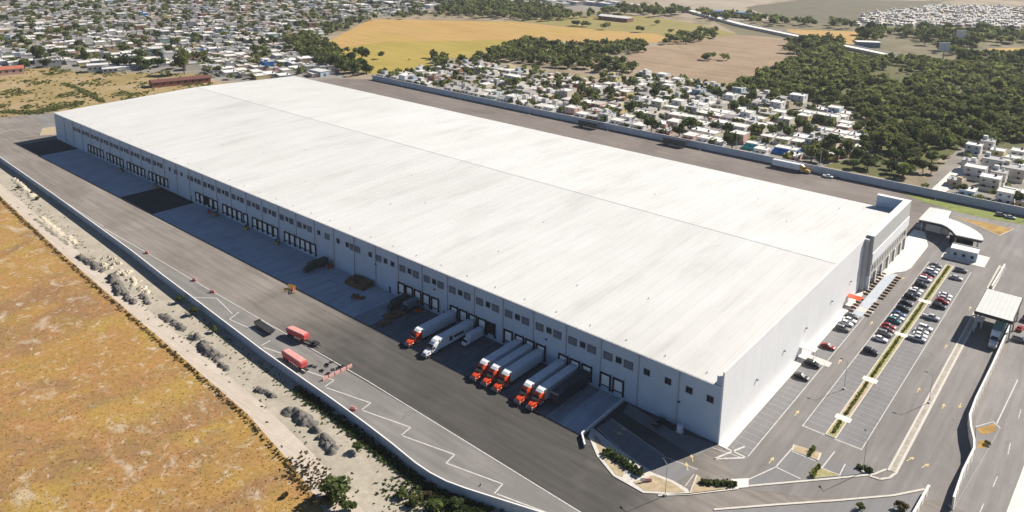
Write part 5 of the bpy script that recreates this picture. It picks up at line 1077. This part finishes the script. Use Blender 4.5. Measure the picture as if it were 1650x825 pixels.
# dark soil heaps and pale spoil on the verge
def heap(x, y, lx, ly, h, rz, m, label, seed):
    """a loose tipped heap: many overlapping cones of soil"""
    g = np.random.default_rng(seed); nx, ny_ = 40, 20; k_ = max(5, int(lx*1.3))
    cu, cv, cr, ch = g.uniform(-.85, .85, k_), g.uniform(-.5, .5, k_), g.uniform(.5, 1.0, k_)*ly*.55, g.uniform(.45, 1.0, k_)*h
    U, W = np.meshgrid(np.linspace(-1, 1, nx+1), np.linspace(-1, 1, ny_+1), indexing='ij'); X, Y = U*(lx/2+1), W*(ly/2+.8); Zh = np.zeros_like(X)
    for a_, b_, r_, q_ in zip(cu, cv, cr, ch):
        dd_ = np.hypot(X-a_*lx/2, Y-b_*ly/2)/r_; Zh = np.maximum(Zh, q_*np.clip(1-dd_, 0, 1)**.85)
    Zh = np.where(Zh > .03, Zh+g.normal(0, .13, Zh.shape)*np.clip(Zh*2, 0, 1), -.03)
    V = np.column_stack([(X+g.normal(0, .06, X.shape)).ravel(), (Y+g.normal(0, .06, X.shape)).ravel(), Zh.ravel()]).tolist(); Fc = []
    for i in range(nx):
        for j in range(ny_): k = i*(ny_+1)+j; Fc.append((k, k+ny_+1, k+ny_+2, k+1))
    me = bpy.data.meshes.new("soil_heap"); me.from_pydata(V, [], Fc); me.materials.append(m); me.polygons.foreach_set("use_smooth", [True]*len(Fc))
    o = bpy.data.objects.new("soil_heap", me); C.objects.link(o); o.location = (x, y, .03); o.rotation_euler = (0, 0, rz); return tag(o, label, "soil heap", "soil heaps along the dirt verge")
HP = [((126, 411), (170, 440), 4.0, 1.6, 0, "long low grey heap on the verge, first from the far end"), ((176, 440), (198, 478), 4.5, 2.0, 0, "dark heap on the verge, second from the far end"), ((195, 472), (218, 490), 3.4, 1.5, 0, "short dark heap on the verge, third from the far end"), ((228, 474), (238, 492), 3.0, 1.4, 0, "small isolated grey heap nearer the boundary wall"),
      ((256, 506), (298, 532), 3.4, 1.2, 0, "grey olive heap beside the track, opposite the two wall bushes"), ((308, 540), (352, 580), 4.6, 2.0, 0, "large dark heap by the track in the middle of the verge"), ((345, 575), (368, 598), 2.6, 1.2, 0, "narrow tail of dark soil behind the large heap"), ((410, 625), (440, 640), 3.0, 1.2, 0, "small dark heap between the two large dark heaps"),
      ((462, 658), (510, 690), 4.8, 2.0, 0, "large dark heap near the wall bend, upper half"), ((505, 690), (540, 730), 3.8, 1.8, 0, "large dark heap near the wall bend, lower half"), ((60, 350), (120, 395), 5.0, 1.0, 1, "tan spoil with weeds on the far verge"), ((20, 285), (60, 325), 4.0, 1.1, 1, "tan spoil at the far left of the verge")]
for i, (a, b, wd, h, mi, lb) in enumerate(HP):
    P0, P1 = G(*a), G(*b); heap((P0[0]+P1[0])/2, (P0[1]+P1[1])/2, math.hypot(P1[0]-P0[0], P1[1]-P0[1])*1.05, wd*.8, h*.85, math.atan2(P1[1]-P0[1], P1[0]-P0[0]), (M_mound, M_mound2)[mi], lb, 40+i)
for i in range(16):
    px, py = 168+i%8*9+random.uniform(-4, 4), 424+(i%8)*7+(i//8)*-9+random.uniform(-4, 4); P0 = G(px, py)
    heap(P0[0], P0[1], random.uniform(2.2, 4), random.uniform(1.6, 2.6), random.uniform(.7, 1.3), random.uniform(0, 3), M_mound2, f"small tan rubble heap between dark heaps and wall, {ORD(i%8+1)} in the {'track' if i < 8 else 'wall'}-side line", 90+i)
def tufts(name, pts, size, label, cat, kind, hgt=1.0, seed=1, nq=4):
    g = np.random.default_rng(seed); n = len(pts); p = np.repeat(np.asarray(pts), nq, 0); m_ = len(p)
    a = g.uniform(0, 6.28, m_); s = size[0]+(size[1]-size[0])*g.random(m_)**2; dx, dy = np.cos(a)*s*.5, np.sin(a)*s*.5; h = s*hgt*g.uniform(.5, 1, m_); lx, ly = g.normal(0, .35, m_)*s, g.normal(0, .35, m_)*s
    x, y = p[:, 0]+g.normal(0, .25, m_)*s, p[:, 1]+g.normal(0, .25, m_)*s; z = np.full(m_, .02)
    v = np.stack([np.column_stack([x-dx, y-dy, z]), np.column_stack([x+dx, y+dy, z]), np.column_stack([x+dx*1.1+lx, y+dy*1.1+ly, z+h]), np.column_stack([x-dx*1.1+lx, y-dy*1.1+ly, z+h])], 1).reshape(-1, 3)
    o = bpy.data.objects.new(name, quads_mesh(name, v, np.clip(g.normal(.5, .28, m_), 0, 1), M_leaf[kind])); C.objects.link(o); return tag(o, label, cat, None, 'stuff')
FW = FIELD+[(40, -160), (40, -700), (-900, -700), (-900, -47)]
pts = []
while len(pts) < 4200:
    px, py = random.uniform(-30, 640), random.uniform(330, 850)
    x, y = G(px, py)
    if y < -60 and inpoly(x, y, FW): pts.append((x, y))
tufts("dry_grass", pts, (.08, .3), "dry straw-coloured grass tufts all over the ochre field", "grass", 'straw', .8, 5)
def along(path, n, wd, seed):
    g = random.Random(seed); rs = resample(path, 1.0); out = []
    while len(out) < n:
        i = g.randrange(len(rs)-1); out.append((rs[i][0]+g.gauss(0, wd), rs[i][1]+g.gauss(0, wd)))
    return out
tufts("field_edge_scrub", along([(x, y-1.2) for x, y in FIELD[:-2]], 1900, .45, 3)+along(GP((470, 745), (500, 770), (540, 800)), 260, 2.2, 4), (.2, .6), "dark dry scrub lining the edge of the field beside the track", "scrub", 'scrub', .9, 6)
V_ = [(x, y-3.2) for x, y in WALL[1:16]]
sc = along(V_[4:], 300, 1.0, 8)+along(GP((640, 790), (700, 812), (760, 835)), 500, 3, 10)
tufts("verge_weeds", sc+along(GP((20, 300), (120, 390), (250, 500), (380, 600), (560, 740)), 260, 2.6, 11), (.2, .55), "sparse green weeds on the pale dirt verge and in the wall's shade", "weeds", 'mid', .8, 7)
tufts("wall_undergrowth", along([(x, y+1.2) for x, y in V_[6:15]], 1100, .8, 9)+along([(x, y-.4) for x, y in V_[12:]], 420, 1.5, 19)+along(GP((640, 790), (700, 812), (760, 835)), 160, 3, 10), (.25, .85), "dense dark green undergrowth in the shade along the outside of the boundary wall", "undergrowth", "dark", .9, 17)
pts = []
while len(pts) < 1700:
    px, py = random.uniform(-20, 345), random.uniform(112, 195); x, y = G(px, py)
    if x < -506 and PX(x, y)[1] > 112: 
        n_ = math.sin(x*.09+1.3)*math.cos(y*.11)+.35*math.sin(x*.31+y*.2)
        if n_ > .35 or random.random() < .06: pts.append((x, y))
tufts("dry_lot_scrub", pts+along(GP((0, 180), (60, 182), (90, 176), (130, 165)), 500, 3, 21)+along(GP((102, 135), (125, 142), (150, 155), (165, 165)), 400, 1.2, 22), (.6, 1.7), "scrub and weeds scattered over the dry lot at far left", "scrub", 'olive', .7, 12)

# ------------------------------------------------------------------ named buildings and marks of the distance
def block(name, x, y, rz, w_, dp, h, wm, rm, label, cat="building", wins=3, over=.4, gable=0.0):
    t = thing(name, label, cat, (x, y, .03), rz); a, b = w_/2, dp/2
    obj("wall", MB().box(-a, a, -b, b, 0, h, bot=False), wm, t)
    if gable: obj("roof", MB().loft([[(-a-over, -b-over, h), (-a-over, 0, h+gable), (-a-over, b+over, h), (-a-over, 0, h-.02)], [(a+over, -b-over, h), (a+over, 0, h+gable), (a+over, b+over, h), (a+over, 0, h-.02)]]), rm, t)
    else: obj("roof", MB().box(-a-over, a+over, -b-over, b+over, h, h+.35), rm, t)
    for i in range(wins):
        xx = -a+w_*(i+.5)/wins; obj("window", MB().box(xx-.9, xx+.9, -b-.06, -b+.02, h*.45, h*.45+1.6), M_dark, t)
    obj("door", MB().box(a-.02, a+.06, -1.2, 1.2, 0, 2.6), M_bark, t); return t
M_maroon = mk("maroon_tin", (.13, .055, .05), .7, .15, .4); M_brick = mk("brick_red", (.26, .11, .075), .9, .15, 1); M_tile = mk("red_roof", (.36, .12, .08), .85, .15, .5)
P0, P1 = G(246, 141), G(340, 132); block("long_shed", (P0[0]+P1[0])/2-3, (P0[1]+P1[1])/2, math.atan2(P1[1]-P0[1], P1[0]-P0[0]), math.hypot(P1[0]-P0[0], P1[1]-P0[1]), 11, 4.2, M_brick, M_maroon, "long dark maroon shed behind the far corner of the warehouse", wins=8, gable=1.6)
x, y = G(8, 120); block("pink_building", x, y+4, R(76), 20, 12, 5, mk("render_pink", COL['pink']), M_tile, "pink building with red roof at the left edge beyond the dry lot", wins=4, gable=2)
x, y = G(150, 116); block("white_villa", x, y+4, R(70), 16, 10, 6.2, mk("render_white", COL['white']), M_roof[0], "white two-storey villa facing the dry lot at the town's edge", wins=4)
x, y = G(172, 117); block("white_villa", x, y+3, R(70), 12, 9, 3.6, mk("render_white", COL['white']), M_roof[0], "low white villa right of the two-storey one on the dry lot", wins=3)
x, y = G(510, 122); block("white_villa", x, y+3, 0, 16, 9, 4.4, mk("render_pale_blue", COL['pale blue']), M_roof[0], "white roofed pale blue house behind the warehouse's far back corner", wins=4)
x, y = G(252, 88); block("turquoise_house", x, y, R(70), 9, 9, 6.5, mk("render_turquoise", COL['turquoise']), M_roof[1], "turquoise tall house in the left town", wins=2)
x, y = G(992, 33); block("farm_shed", x, y, R(-2), 52, 16, 5.5, M_brick, M_cap, "long white roofed open shed on the far pasture", wins=6, gable=2.2)
x, y = G(700, 5); block("blue_hall", x, y+20, R(-10), 46, 24, 10, mk("render_pale_blue", COL['pale blue']), M_cap, "pale blue hall at the top edge behind the orange field", wins=6)
x, y = G(1170, 28); block("blue_hall", x, y+16, R(12), 70, 26, 8, mk("dim_blue_sheet", (.12, .18, .26)), mk("dim_blue_sheet", (.12, .18, .26)), "long dim blue hall beyond the highway", wins=8)
x, y = G(1395, 76); block("blue_hall", x, y+5, R(30), 26, 12, 6, mk("dim_blue_sheet", (.12, .18, .26)), M_cap, "small grey-blue hall beside the highway", wins=4)
for px, py, lb in ((1519, 97, "white billboard on a tall mast beside the highway, left and lower one"), (1546, 74, "white billboard on a tall mast in the grove, right and farther one")):
    x, y = G(px, py); t = thing("billboard", lb, "billboard", (x, y, 0), R(35)); obj("mast", MB().tube((0, 0, 0), (0, 0, 16), .6), M_steel, t); obj("panel", MB().box(-5.5, 5.5, -.5, .5, 10, 19), M_cap, t); obj("frame", MB().box(-5.7, 5.7, -.3, .3, 9.6, 9.95), M_steel, t)
n_p = 0
for px, py in ((633, 126), (688, 136), (741, 148), (829, 164), (853, 170), (930, 188), (972, 197), (1062, 214), (1130, 222), (1186, 240), (1321, 268), (1395, 270), (1440, 280), (1605, 318)):
    x, y = G(px, py); y = max(y, 257); n_p += 1; t = thing("utility_pole", f"thin utility pole behind the rear wall, {ORD(n_p)} from left", "utility pole", (x, y, 0), random.uniform(-.2, .2), "utility poles behind the rear wall"); obj("pole", MB().tube((0, 0, 0), (0, 0, 9), .16, .1), M_kerb, t); obj("cross_arm", MB().box(-.9, .9, -.06, .06, 8.3, 8.45), M_wood, t)
for px, py in ((1500, 103), (1520, 108), (1470, 100), (1330, 70), (1245, 52)):
    pass
# ------------------------------------------------------------------ air
hz = bpy.data.materials.new("air"); hz.use_nodes = True; ht = hz.node_tree; ht.nodes.clear()
out = ht.nodes.new("ShaderNodeOutputMaterial"); pv = ht.nodes.new("ShaderNodeVolumePrincipled"); pv.inputs["Color"].default_value = (.82, .86, .92, 1); pv.inputs["Density"].default_value = 0.00006; pv.inputs["Anisotropy"].default_value = 0.2
ht.links.new(pv.outputs[0], out.inputs["Volume"])
o = obj("haze", MB().box(-4600, 3100, -2600, 5600, -1.0, 135), hz); tag(o, "thin pale haze over the whole plain", "haze", None, 'stuff')
